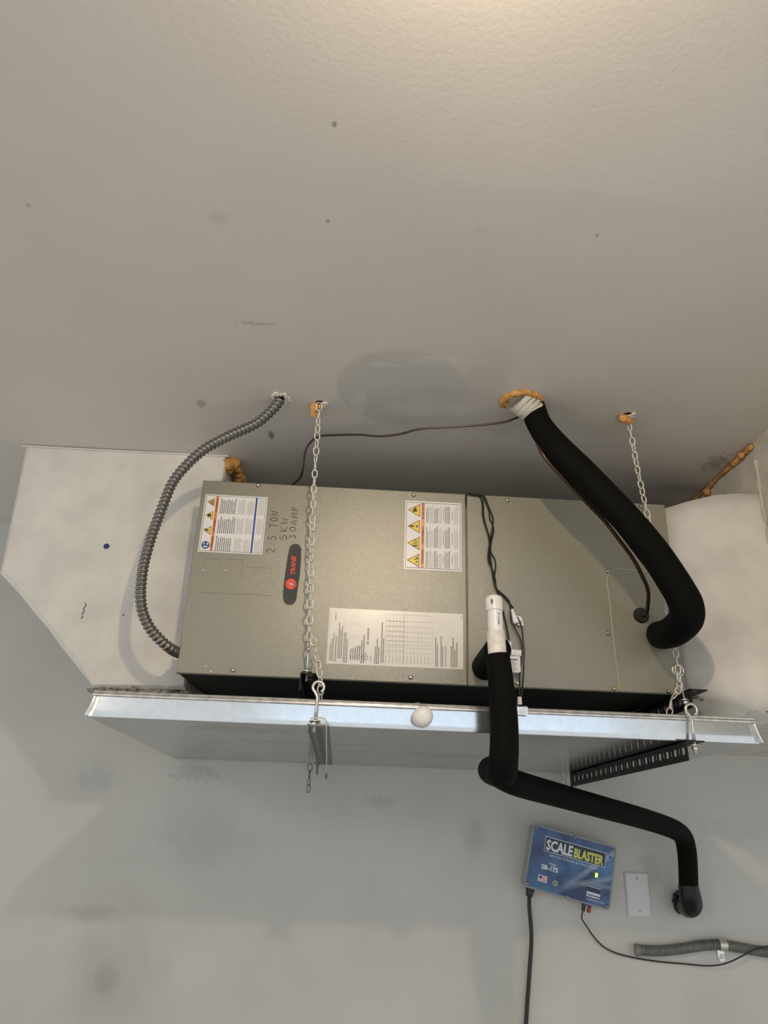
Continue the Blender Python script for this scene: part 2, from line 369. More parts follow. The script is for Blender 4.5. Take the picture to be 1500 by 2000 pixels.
# ------------------------------------------------------------------ left plastered duct box
pts_px = [(50, 870), (446, 892), (450, 905), (452, 1000), (420, 1349), (183, 1344), (143, 1293), (118, 1262), (92, 1226), (67, 1197), (40, 1163), (18, 1139), (-1, 1119), (2, 1105)]
YL = 0.125
front = [P(x, y, YL) for x, y in pts_px]
front[0].z = CEIL-0.0005; front[1].z = CEIL-0.0005; front[1].x = 0.018; front[2].x = 0.022; pass
front[3].z = 0.50; front[3].x = 0.022; front.insert(4, Vector((0.0, YL, 0.50))); front[5].x = -0.002; front[5].z = -0.013
b = MB(); n = len(front)
inner = []
cx = sum(p.x for p in front)/n; cz = sum(p.z for p in front)/n
for p in front: inner.append(Vector((p.x+(0.010 if p.x < cx else -0.004), YL-0.004, p.z+(0.008 if p.z < cz else 0))))
b.add([Vector((p.x, YL+0.006, p.z)) for p in front]+inner+[Vector((p.x, WALL, p.z)) for p in front],
      [tuple(range(n, 2*n))]+[(i, (i+1) % n, n+(i+1) % n, n+i) for i in range(n)]+[((i+1) % n, i, 2*n+i, 2*n+(i+1) % n) for i in range(n)])
duct = obj('duct_box', b, m_plas, origin=(-0.25, YL, 0.0))
tag(duct, 'white plastered duct box left of the air handler, with a slanting lower edge', 'duct')
b = MB(); q = P(208, 1067, YL-0.005); b.lathe(q, (0, -1, 0), [(0, 0.0072), (0.0012, 0.0072), (0.0018, 0.006)], 20); o = obj('blue_dot', b, m_dot, duct); o['label'] = 'small dark blue round dot'
b = MB(); ps = smooth([P(44, 871, YL-0.006), P(240, 881, YL-0.006), P(446, 891, YL-0.006)]); b.tube(ps, 0.0028, 6); o = obj('top_bead', b, m_plas, duct, sm=True)
b = MB()
for i in range(26):
    t = i/25; x = P(183, 1344, YL).x*(1-t)+0.0*t
    b.blob((x, YL+0.012+0.01*math.sin(i*2.1), front[6].z-0.004+0.004*math.sin(i*1.3)), (0.014, 0.016, 0.006), seed=i, lump=0.5, n=10)
o = obj('mortar_edge', b, m_dust, duct, sm='full')
add_spots(m_plas, [])
# crack marks in the plaster
b = MB()
for (x, y, l) in ((163, 1190, 10), (160, 1200, 8), (158, 1208, 5), (239, 1203, 3)):
    a = P(x, y, YL-0.0045); b.tube([a, a+Vector((0.004, 0, 0.001*l)), a+Vector((0.001, 0, 0.0016*l))], 0.0010, 4)
obj('chip', b, m_hole, duct)

# ------------------------------------------------------------------ right plastered duct box
fr = [Vector((W_U+0.004, 0.012, 0.474)), P(1340, 980, -0.02), P(1400, 966, -0.05), P(1440, 964, -0.07), P(1480, 966, -0.085)]
fr[-1].x = RWX; fr[0].z = 0.476
k0 = P(1342, 1350, 0.012)
lo = [Vector((W_U+0.004, 0.012, k0.z)), P(1380, 1362, -0.02), P(1420, 1372, -0.045), P(1460, 1381, -0.066), Vector((RWX, -0.085, ZB))]
top = fr; b = MB(); K = len(top); rows = 12
for j in range(rows+1):
    t = j/rows
    for i in range(K):
        p = top[i]*(1-t)+lo[i]*t; b.v.append(p+Vector((0, -0.003*noise.noise(p*14), 0)))
for j in range(rows):
    for i in range(K-1): b.f.append((j*K+i, (j+1)*K+i, (j+1)*K+i+1, j*K+i+1))
o0 = len(b.v); b.v += [Vector((p.x, 0.06, p.z-0.002)) for p in top]
for i in range(K-1): b.f.append((i, i+1, o0+i+1, o0+i))
o1 = len(b.v); b.v += [Vector((p.x, WALL, ZBW)) for p in lo]; base = rows*K
for i in range(K-1): b.f.append((base+i, o1+i, o1+i+1, base+i+1))
duct2 = obj('duct_box', b, m_plas, origin=(1.28, 0.0, 0.0), sm='full')
tag(duct2, 'white plastered duct box between the air handler and the right wall', 'duct')
b = MB(); ps = [Vector((RWX-0.000, -0.093, 0.575)), Vector((RWX-0.002, -0.095, 0.54)), Vector((RWX-0.004, -0.092, 0.48)), Vector((RWX-0.003, -0.088, 0.40)), Vector((RWX-0.003, -0.086, 0.2))]
sp_ = smooth(ps); b.tube(sp_, [0.0045+0.0025*noise.noise(p*60)+0.0015*math.sin(p.z*90) for p in sp_], 8); obj('corner_bead', b, m_rplas, duct2, sm=True)
b = MB()
for i in range(16):
    t = i/15; p = lo[0]*(1-t)+lo[4]*t
    b.blob((p.x, p.y+0.012, p.z-0.004), (0.016, 0.016, 0.006), seed=40+i, lump=0.5, n=10)
obj('mortar_edge', b, m_dust, duct2, sm='full')

# ------------------------------------------------------------------ air handler
ah = thing('air_handler', (0, 0, 0), 'grey-green horizontal air handler cabinet hanging under the ceiling over a steel pan', 'air handler', rot=(math.atan(TILT), 0, 0))
SX = PF(912, 1150).x
def lobj(name, mb, m, par=ah, **k): return obj(name, mb, m, par, local=True, **k)
b = MB(); b.box((0.004, 0.012, 0.004), (W_U-0.004, 0.54, H_U-0.002)); lobj('casing', b, m_cab)
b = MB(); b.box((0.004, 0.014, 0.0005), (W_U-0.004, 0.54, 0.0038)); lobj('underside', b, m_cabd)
def panel(x0, x1):
    b = MB(); e = 0.0022; y0 = 0.0; y1 = 0.0118
    b.add([(x0, y1, 0), (x1, y1, 0), (x1, y1, H_U), (x0, y1, H_U), (x0, e, 0), (x1, e, 0), (x1, e, H_U), (x0, e, H_U),
           (x0+e, y0, e), (x1-e, y0, e), (x1-e, y0, H_U-e), (x0+e, y0, H_U-e)],
          [(8, 9, 10, 11), (4, 5, 9, 8), (5, 6, 10, 9), (6, 7, 11, 10), (7, 4, 8, 11), (0, 1, 5, 4), (1, 2, 6, 5), (2, 3, 7, 6), (3, 0, 4, 7), (3, 2, 1, 0)])
    return b
p1 = lobj('front_panel', panel(0, SX-0.0012), m_cab)
p2 = lobj('front_panel', panel(SX+0.0012, W_U), m_cab)
b = MB(); a = PF(912, 968); b.tube([Vector((SX, 0.001, a.z+0.002)), Vector((SX-0.001, 0.0, a.z-0.02)), Vector((SX, 0.001, a.z-0.026))], 0.0022, 6); lobj('gasket', b, m_blk, p1)
sb = MB(); 
def screw_mb(r=0.0052):
    s = MB(); s.lathe((0, 0, 0), (0, -1, 0), [(0, r), (0.001, r), (0.0014, r*0.75)], 14); s.lathe((0, -0.001, 0), (0, -1, 0), [(0, r*0.66), (0.0034, r*0.6), (0.0038, r*0.3)], 6); return s
first = None
for (x, y) in ((504, 948), (808, 967), (991, 978), (1251, 990), (455, 1309), (802, 1323), (1011, 1335), (1199, 1345), (1305, 1350), (1187, 1116), (1187, 1237)):
    q = PF(x, y)
    if first is None:
        o = first = lobj('screw', screw_mb(), m_screw); o.data.materials.append(m_bolt)
        for p_ in o.data.polygons:
            if p_.center.y < -0.003: p_.material_index = 1
    else: o = first.copy(); col.objects.link(o); o.parent = ah
    o.location = (q.x, 0.0, q.z)

def rect_from(pxs):
    q = [PF(x, y) for x, y in pxs]     # TL TR BR BL in the picture
    return (q[0].x+q[3].x)/2, (q[1].x+q[2].x)/2, (q[2].z+q[3].z)/2, (q[0].z+q[1].z)/2
def lab_frame(x0, x1, z0, z1, th=0.0004):
    """a runs up the label (reading direction), b runs to the right (line after line)"""
    def f(a, bb, k=1): return Vector((x0+(x1-x0)*bb, -th-0.00015*k, z0+(z1-z0)*a))
    return f
def labq(mb, f, a0, a1, b0, b1, k=1): mb.quad(f(a0, b0, k), f(a0, b1, k), f(a1, b1, k), f(a1, b0, k))
def sheet(name, x0, x1, z0, z1, m, par):
    b = MB(); b.box((x0, -0.0004, z0), (x1, 0.0002, z1)); return lobj(name, b, m, par)
def border(mb, f, m0=0.014, t=0.006, k=1):
    labq(mb, f, m0, 1-m0, m0, m0+t, k); labq(mb, f, m0, 1-m0, 1-m0-t, 1-m0, k); labq(mb, f, m0, m0+t, m0, 1-m0, k); labq(mb, f, 1-m0-t, 1-m0, m0, 1-m0, k)
def rows(mb, f, a0, a1, b0, b1, nrow, fill=0.5, k=2, rag=0.25, word=0.012, seed=0):
    """lines of small print: one short bar per word"""
    rn = random.Random(seed); db = (b1-b0)/nrow
    for i in range(nrow):
        bb = b0+db*(i+0.25); e = a1-(a1-a0)*rag*rn.random()
        a = a0
        while a < e:
            l = word*(0.6+1.8*rn.random()); labq(mb, f, a, min(a+l, e), bb, bb+db*fill, k); a += l+word*0.45
def ltext(mb, f, s, a, bb, size, k=2, **kw):
    text_mb(mb, s, f(a, bb, k), (0, 0, 1), (-1, 0, 0), size, **kw)
def tri(f, ac, bc, ra, rb):
    """warning triangle, apex to the left; rounded black edge under yellow"""
    return lambda s, k: [f(ac, bc-rb*s, k), f(ac-ra*s, bc+rb*s, k), f(ac+ra*s, bc+rb*s, k)]

# left warning label
x0, x1, z0, z1 = rect_from([(402, 966), (524, 970.5), (511.5, 1082.5), (386, 1078)])
L1 = sheet('warning_label', x0, x1, z0, z1, m_lab, p1); L1['label'] = 'square warning label with one blue disc and three yellow triangles'
f = lab_frame(x0, x1, z0, z1); hh = z1-z0
b = MB(); border(b, f, 0.018, 0.007)
rows(b, f, 0.03, 0.29, 0.25, 0.50, 8, seed=1, k=1); rows(b, f, 0.33, 0.63, 0.25, 0.53, 9, seed=2, k=1); rows(b, f, 0.67, 0.97, 0.25, 0.51, 9, seed=3, k=1)
lobj('print', b, m_prn, L1)
b = MB()
for k_, (a0, a1) in enumerate(((0.03, 0.28), (0.33, 0.62), (0.67, 0.97))):
    rows(b, f, a0, a1, 0.54, 0.66, 6, seed=10+k_, k=1, word=0.007); rows(b, f, a0, a1, 0.685, 0.795, 5, seed=20+k_, k=1, word=0.007); rows(b, f, a0, a1, 0.86, 0.96, 5, seed=30+k_, k=1, word=0.007)
lobj('print', b, m_prn2, L1)
b = MB(); labq(b, f, 0.02, 0.975, 0.178, 0.222); lobj('orange_band', b, m_org, L1)
b = MB(); labq(b, f, 0.02, 0.975, 0.812, 0.84); lobj('blue_band', b, m_blu, L1)
b = MB(); sz = 0.0062
ltext(b, f, 'WARNING', 0.07, 0.216, sz, bold=0.02); ltext(b, f, 'AVERTISSEMENT', 0.335, 0.216, sz, bold=0.02, squeeze=0.8); ltext(b, f, 'ADVERTENCIA', 0.70, 0.216, sz, bold=0.02, squeeze=0.85)
lobj('lettering', b, m_dred, L1)
by, bk, bs = MB(), MB(), MB()
for i, ac in enumerate((0.37, 0.63, 0.865)):
    tr = tri(f, ac, 0.10, 0.077, 0.058); q = tr(1.0, 1); bk.add(q, [(0, 1, 2)]); q = tr(1.0, 2); c = sum(q, Vector())/3; by.add([c+(p-c)*0.82 for p in q], [(0, 1, 2)])
    if i == 0: bs.add([f(ac+.01, .055, 3), f(ac-.025, .10, 3), f(ac-.005, .10, 3), f(ac-.02, .14, 3), f(ac+.03, .09, 3), f(ac+.005, .09, 3), f(ac+.03, .06, 3)], [(0, 1, 2, 3, 4, 5, 6)])
    if i == 1: bs.add([f(ac+math.cos(t*.785)*.032*(1 if t % 2 else .7), .105+math.sin(t*.785)*.032, 3) for t in range(8)], [tuple(range(8))])
    if i == 2:
        for t in range(4): labq(bs, f, ac-.045+.02*t, ac-.035+.02*t, .10-.01*t, .15, 3)
for q_ in range(0, len(bk.v), 3): t_ = MB(); t_.add(bk.v[q_:q_+3], [(0, 1, 2)]); lobj('triangle_border', t_, m_ink, L1)
for q_ in range(0, len(by.v), 3): t_ = MB(); t_.add(by.v[q_:q_+3], [(0, 1, 2)]); lobj('warning_triangle', t_, m_yel, L1)
lobj('symbol', bs, m_ink, L1)['kind'] = 'stuff'
b = MB(); ra = 0.066; b.add([f(0.115+math.cos(t*.3927)*ra, 0.105+math.sin(t*.3927)*ra*hh/(x1-x0), 1) for t in range(16)], [tuple(range(16))]); lobj('blue_disc', b, m_blu, L1)
b = MB(); labq(b, f, .075, .10, .07, .135, 2); labq(b, f, .125, .15, .07, .09, 2); labq(b, f, .12, .155, .12, .145, 2); lobj('disc_symbol', b, m_dtext, L1)

# right warning label
x0, x1, z0, z1 = rect_from([(792.5, 977), (901.5, 983.5), (901.5, 1118), (788, 1110)])
L2 = sheet('warning_label', x0, x1, z0, z1, m_lab, p1); L2['label'] = 'square warning label with four yellow triangles near the panel seam'
f = lab_frame(x0, x1, z0, z1)
b = MB(); border(b, f, 0.022, 0.007)
for k_, (a0, a1) in enumerate(((0.04, 0.29), (0.32, 0.64), (0.68, 0.96))):
    rows(b, f, a0, a1, 0.37, 0.42, 2, seed=50+k_, k=1, word=0.01); rows(b, f, a0, a1, 0.51, 0.59, 3, seed=60+k_, k=1, word=0.008)
    rows(b, f, a0+.05, a1-.05, 0.67, 0.69, 1, seed=70+k_, k=1); rows(b, f, a0, a1, 0.70, 0.80, 4, seed=80+k_, k=1, word=0.008); rows(b, f, a0+.06, a1-.06, 0.825, 0.845, 1, seed=75+k_, k=1)
lobj('print', b, m_prn, L2)
b = MB()
for k_, (a0, a1) in enumerate(((0.04, 0.29), (0.32, 0.64), (0.68, 0.96))):
    rows(b, f, a0, a1, 0.43, 0.50, 3, seed=90+k_, k=1, word=0.007); rows(b, f, a0, a1, 0.60, 0.65, 2, seed=93+k_, k=1, word=0.007); rows(b, f, a0, a1, 0.86, 0.945, 4, seed=96+k_, k=1, word=0.007)
lobj('print', b, m_prn2, L2)
b = MB(); labq(b, f, 0.025, 0.975, 0.286, 0.345); lobj('orange_band', b, m_orgl, L2)
b = MB(); sz = 0.0076
ltext(b, f, '\u26a0 WARNING'[2:], 0.085, 0.337, sz, bold=0.02); ltext(b, f, 'AVERTISSEMENT', 0.365, 0.337, sz, bold=0.02, squeeze=0.83); ltext(b, f, 'ADVERTENCIA', 0.73, 0.337, sz, bold=0.02, squeeze=0.86)
lobj('lettering', b, m_dred, L2)
by, bk, bs = MB(), MB(), MB()
for i, ac in enumerate((0.13, 0.375, 0.62, 0.86)):
    tr = tri(f, ac, 0.155, 0.098, 0.108); q = tr(1.0, 1); bk.add(q, [(0, 1, 2)]); q = tr(1.0, 2); c = sum(q, Vector())/3; by.add([c+(p-c)*0.86 for p in q], [(0, 1, 2)])
    if i == 0: labq(bs, f, ac-.03, ac-.015, .20, .24, 3); labq(bs, f, ac+.005, ac+.02, .18, .21, 3); labq(bs, f, ac+.01, ac+.05, .215, .235, 3)
    if i == 1:
        for t in range(5): labq(bs, f, ac-.04+.02*t, ac-.032+.02*t, .13+.01*t, .23, 3)
        labq(bs, f, ac-.05, ac-.035, .14, .22, 3)
    if i == 2: bs.add([f(ac-.016, .09, 3), f(ac-.007, .17, 3), f(ac+.007, .17, 3), f(ac+.016, .09, 3)], [(0, 1, 2, 3)]); labq(bs, f, ac-.014, ac+.014, .20, .23, 3)
    if i == 3: bs.add([f(ac-.03, .13, 3), f(ac-.02, .20, 3), f(ac+.0, .22, 3), f(ac+.01, .19, 3), f(ac+.045, .23, 3), f(ac+.02, .18, 3), f(ac+.05, .19, 3), f(ac+.03, .155, 3)], [tuple(range(8))])
for q_ in range(0, len(bk.v), 3): t_ = MB(); t_.add(bk.v[q_:q_+3], [(0, 1, 2)]); lobj('triangle_border', t_, m_ink, L2)
for q_ in range(0, len(by.v), 3): t_ = MB(); t_.add(by.v[q_:q_+3], [(0, 1, 2)]); lobj('warning_triangle', t_, m_yel, L2)
lobj('symbol', bs, m_ink, L2)['kind'] = 'stuff'

# rating label
x0, x1, z0, z1 = rect_from([(644, 1187), (903.5, 1199.5), (905.5, 1307.5), (637, 1296)])
L3 = sheet('rating_label', x0, x1, z0, z1, m_lab2, p1); L3['label'] = 'wide cream rating label with tables of small print'
f = lab_frame(x0, x1, z0, z1)
b = MB()
rows(b, f, 0.05, 0.55, 0.018, 0.05, 3, seed=101, k=1, rag=.6); rows(b, f, 0.03, 0.62, 0.115, 0.15, 3, seed=102, k=1, rag=.6)
rows(b, f, 0.08, 0.40, 0.165, 0.245, 5, seed=103, k=1, rag=.4); rows(b, f, 0.03, 0.70, 0.245, 0.275, 2, seed=104, k=1, rag=.4)
rows(b, f, 0.03, 0.60, 0.345, 0.385, 3, seed=105, k=1, rag=.5)
rows(b, f, 0.04, 0.5, 0.055, 0.068, 1, seed=121, k=1); rows(b, f, 0.1, 0.9, 0.075, 0.11, 3, seed=122, k=1, rag=.4); rows(b, f, 0.05, 0.8, 0.39, 0.418, 2, seed=123, k=1, rag=.5)
for (b0, b1, nr, top_) in ((0.79, 0.815, 2, .8), (0.83, 0.855, 2, .6), (0.866, 0.876, 1, .7), (0.905, 0.96, 4, .6)): rows(b, f, 0.03, top_, b0, b1, nr, seed=int(b0*1000), k=1, rag=.5)
rows(b, f, .9, .97, .985, .992, 1, seed=9, k=1)
rows(b, f, 0.78, 0.93, 0.045, 0.055, 1, seed=7, k=1)
lobj('print', b, m_prn, L3)
b = MB(); t = 0.0025
for bb in [0.425+0.0265*i for i in range(14)]: labq(b, f, 0.03 if bb < .6 else .07, 0.92 if bb < .6 else .74, bb, bb+t*.55, 1)
for a in (0.07, 0.24, 0.33, 0.39, 0.45, 0.52, 0.61, 0.71, 0.81, 0.93): labq(b, f, a, a+t*2, 0.42, 0.77, 1)
labq(b, f, .03, .93, .555, .558, 2); labq(b, f, .02, .96, .012, .0135, 1); labq(b, f, .02, .62, .07, .0715, 1)
for i in range(10):
    for j in range(7): labq(b, f, .27+j*.088, .285+j*.088, .432+.0265*i*.55, .440+.0265*i*.55, 1)
for i in range(13): rows(b, f, .09, .21, .428+.026*i, .436+.026*i, 1, seed=300+i, k=1)
for (a, bb) in ((.44, .10), (.52, .10), (.62, .10), (.70, .10), (.47, .15), (.47, .18), (.47, .205), (.71, .155), (.71, .185), (.71, .21)):
    for (q0, q1, q2, q3) in ((a, a+.045, bb, bb+.001), (a, a+.045, bb+.018, bb+.019), (a, a+.003, bb, bb+.019), (a+.042, a+.045, bb, bb+.019)): labq(b, f, q0, q1, q2, q3, 1)
lobj('table_lines', b, m_prn2, L3)
b = MB(); ltext(b, f, 'AIR HANDLER', 0.36, 0.302, 0.0062, bold=0.015); ltext(b, f, 'UL', 0.105, 0.284, 0.0068, bold=0.01); ltext(b, f, 'LISTED', 0.07, 0.326, 0.0042); ltext(b, f, 'c', .045, .288, .004); ltext(b, f, 'US', .19, .288, .004)
b.tube([f(0.135+math.cos(t*.3142)*.052, 0.277+math.sin(t*.3142)*.052*(z1-z0)/(x1-x0), 2) for t in range(20)], 0.0005, 4, closed=True)
lobj('lettering', b, m_ink, L3)

# badge
badge_px = [(571, 1064), (579, 1062.5), (585, 1065), (588.5, 1072), (588, 1092), (586, 1120), (581.5, 1150), (579, 1170), (575, 1178), (568, 1181.5), (560, 1180), (554.5, 1175), (552.8, 1165), (554.5, 1140), (558.5, 1112), (563.5, 1080), (566, 1069)]
poly = [PF(x, y) for x, y in badge_px]; cc = sum(poly, Vector())/len(poly)
b = MB(); b.prism([p+Vector((0, 0.001, 0)) for p in poly], (0, -0.0035, 0)); bd = lobj('badge', b, m_blk, p1); bd['label'] = 'dark oblong badge with a red disc and red name'
b = MB(); b.prism([cc+(p-cc)*0.92+Vector((0, -0.0024, 0)) for p in poly], (0, -0.0006, 0)); lobj('badge_face', b, m_bad, bd)
a0 = PF(575, 1124); a1 = PF(577.5, 1087); u = (a1-a0); ln_ = u.length; u.normalize(); v = Vector((0, -1, 0)).cross(u); v = u.cross(Vector((0, -1, 0))) * -1
if v.x > 0: v = -v
b = MB(); text_mb(b, 'TRANE', a0+Vector((0.001, -0.0032, 0)), u, v, 0.0148, shear=0.25, bold=0.035, squeeze=0.98); lobj('lettering', b, m_red, bd)
q = PF(568.5, 1141.5); b = MB(); b.lathe(q+Vector((0, -0.0029, 0)), (0, -1, 0), [(0, 0.0130), (0.0006, 0.0130)], 28); lobj('red_disc', b, m_red, bd)
b = MB(); qq = q+Vector((0, -0.0037, 0)); b.tube([qq+Vector((-0.003, 0, 0.004)), qq+Vector((-0.003, 0, -0.004))], 0.0007, 4); b.tube([qq+Vector((-0.003, 0, 0.0)), qq+Vector((0.002, 0, 0.001)), qq+Vector((0.002, 0, -0.003))], 0.0008, 4); b.blob(qq+Vector((0.004, 0, -0.001)), (0.002, 0.0004, 0.0018)); lobj('disc_symbol', b, m_dtext, bd)
b = MB()
for i in range(7):
    zz = -0.009+0.0026*i; hw = math.sqrt(max(0, 0.0115**2-zz*zz)); b.box((q.x+abs(zz)*0.2+0.0005+(0.003 if i % 2 else 0.0045), -0.00372, q.z+zz-0.0004), (q.x+hw, -0.0035, q.z+zz+0.0003))
lobj('disc_stripe', b, m_bad, bd)

# handwriting, strokes in a unit box (x reading direction, y up)
G = {'2': [[(0, .8), (.2, 1), (.6, .95), (.6, .65), (0, 0), (.75, .02)]], '5': [[(.7, 1), (.15, 1), (.1, .55), (.5, .6), (.65, .3), (.4, 0), (0, .1)]],
     'T': [[(0, .95), (.8, 1)], [(.4, 1), (.35, 0)]], 'O': [[(.35, 1), (.05, .7), (.1, .15), (.4, 0), (.7, .3), (.65, .8), (.35, 1)]],
     'N': [[(.05, 0), (.1, 1), (.6, .05), (.7, 1)]], 'K': [[(.1, 1), (.05, 0)], [(.7, 1), (.1, .45), (.7, 0)]], 'W': [[(0, 1), (.15, 0), (.4, .7), (.6, 0), (.85, 1)]],
     '3': [[(.05, .95), (.55, .95), (.3, .55), (.6, .3), (.35, 0), (0, .08)]], 'A': [[(0, 0), (.35, 1), (.7, 0)], [(.1, .4), (.6, .4)]],
     'M': [[(0, 0), (.1, 1), (.4, .3), (.7, 1), (.75, 0)]], 'P': [[(.1, 0), (.1, 1)], [(.1, 1), (.6, .9), (.55, .55), (.1, .5)]], ' ': []}
b = MB()
G['0'] = G['O']
def hand(s, p0, p1, h):
    a = PF(*p0, 0.0004); e = PF(*p1, 0.0004); u = e-a; L = u.length; u.normalize(); v = Vector((-u.z, 0, u.x)); adv = L/len(s)
    for i, ch in enumerate(s):
        for st in G[ch]:
            b.tube([a+u*(adv*(i+x*0.85))+v*(h*(y+random.uniform(-.03, .03))) for x, y in st], 0.0008, 4)
hand('2 5 TON', (536, 1079), (545, 995), 0.019)
hand('5KW', (560, 1054), (563, 1008), 0.017)
hand('30AMP', (577, 1052), (583, 985), 0.016)
lobj('handwriting', b, m_mark, p1)['label'] = 'handwritten marker note 2 5 TON 5KW 30AMP'

# pressed outlines, oval, bead
def strip(mb, pts, r=0.0004):
    mb.tube([PF(x, y, 0.0) for x, y in pts], r, 4)
b = MB()
for l in ([(400, 1091), (432, 1092)], [(440, 1092), (474, 1093.5)], [(484, 1107.5), (529, 1110)], [(529, 1110), (527, 1136)], [(391, 1157), (532, 1163)]): strip(b, l, 0.0005)
for l in ([(391, 1157), (384, 1205)], [(532, 1163), (526, 1212)], [(432, 1092), (428, 1130)], [(474, 1093), (471, 1130)], [(400, 1091), (395, 1128)]): strip(b, l, 0.00022)
lobj('pressed_outline', b, m_line, p1)
b = MB(); strip(b, [(932, 1003), (924, 992), (930, 981), (945, 977), (962, 980)], 0.0003); strip(b, [(966, 980), (982, 985), (988, 994), (980, 1005)], 0.0003); lobj('pressed_outline', b, m_line, p2)
b = MB(); b.tube(smooth([PF(x, y, 0.0008) for x, y in ((1262, 1116), (1230, 1113), (1203, 1112), (1191, 1118), (1185, 1134), (1190, 1170), (1197, 1240), (1204, 1300), (1209, 1340))]), 0.0016, 6); lobj('sealant_bead', b, m_bead, p2, sm=True)
b = MB(); b.tube([PF(1208, 1335, .001), PF(1209.5, 1348, .001)], 0.003, 6); lobj('yellow_mark', b, mat('dry_yellow', (0.50, 0.40, 0.12), 0.7), p2)
b = MB()
for (x, y) in ((412, 1311), (402, 1301), (397, 1113), (441, 1114), (484, 1115)):
    q = PF(x, y, 0.0002); b.blob(q, (0.0018, 0.0004, 0.0014), n=8)
lobj('paint_fleck', b, m_dtext, p1)

# ------------------------------------------------------------------ drain pan
XL, XR = -0.132, 1.252; ZT = -0.075; YB = WALL-0.003
pan = thing('drain_pan', (0.56, 0.28, ZP), 'long shallow galvanised steel drain pan under the air handler', 'drain pan')
b = MB(); t = 0.0015
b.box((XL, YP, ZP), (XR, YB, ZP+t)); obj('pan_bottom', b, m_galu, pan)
b = MB(); N_ = 24                                                      # front lip, slightly bellied
prof = [(0.0002, ZP), (-0.0012, ZP+0.0006), (-0.0018, ZP+0.0022), (-0.0020, ZP+0.016), (-0.0022, ZP+0.028), (-0.0024, ZT)]
for i in range(N_+1):
    x = XL+(XR-XL)*i/N_
    for (dy, z) in prof: b.v.append(Vector((x, YP+dy, z)))
    for (dy, z) in reversed(prof): b.v.append(Vector((x, YP+dy+t, z)))
M_ = len(prof)*2
for i in range(N_):
    for k in range(M_): b.f.append((i*M_+k, (i+1)*M_+k, (i+1)*M_+(k+1) % M_, i*M_+(k+1) % M_))
b.f.append(tuple(range(M_))); b.f.append(tuple(N_*M_+k for k in range(M_-1, -1, -1)))
obj('front_lip', b, m_gal, pan, sm=True)
for x in (XL, XR-t): b = MB(); b.box((x, YP+t, ZP+t), (x+t, YB, ZT)); obj('end_lip', b, m_gal, pan)
b = MB(); b.box((XL, YB-t, ZP+t), (XR, YB, ZT)); obj('back_lip', b, m_gal, pan)
b = MB(); b.tube([(XL, YP-0.001, ZT+0.001), (XR, YP-0.001, ZT+0.001)], 0.0042, 10); b.tube([(XL+0.002, YP-0.001, ZT+0.0072), (XR-0.002, YP-0.001, ZT+0.0072)], 0.0028, 8)
obj('rolled_hem', b, m_hem, pan, sm=True)['label'] = 'bright rolled top hem'
for x, s in ((XL, -1), (XR, 1)):
    b = MB(); b.tube(smooth([Vector((x-s*0.004, YP-0.003, ZT-0.003)), Vector((x-s*0.001, YP-0.005, (ZT+ZP)/2)), Vector((x+s*0.006, YP-0.004, ZP+0.003))]), 0.0040, 8)
    b.prism([(x-s*0.016, YP-0.0034, ZT-0.006), (x-s*0.002, YP-0.0036, ZT-0.006), (x+s*0.006, YP-0.0040, ZP+0.003), (x-s*0.006, YP-0.0038, ZP+0.002)], (0, 0.002, 0))
    obj('corner_fold', b, m_hem, pan, sm=True)
q = P(829, 1397, -0.15)
b = MB(); b.lathe((q.x-0.003, YP+0.001, q.z-0.002), (0, -1, 0), [(0, 0.0185), (0.005, 0.0185), (0.006, 0.0165), (0.022, 0.0165)], 28); dst = obj('drain_stub', b, m_pvc, pan, sm=True)
b = MB(); b.lathe((q.x-0.003, YP-0.012, q.z-0.002), (0, -1, 0), [(0, 0.0205), (0.022, 0.0205), (0.028, 0.0192), (0.033, 0.0155), (0.036, 0.0100), (0.0372, 0.004)], 32); obj('end_cap', b, m_pvc, pan, sm='full')['label'] = 'white domed end cap'
b = MB(); b.prism([(P(800, 1372, -0.10).x+dx, -0.105, -0.072+dz) for dx, dz in ((0, -.02), (.004, .002), (.012, .011), (.020, .012), (.026, .004), (.028, -.02))], (0, 0.002, 0)); obj('plastic_scrap', b, mat('clear_scrap', (0.16, 0.15, 0.15), 0.3), pan)

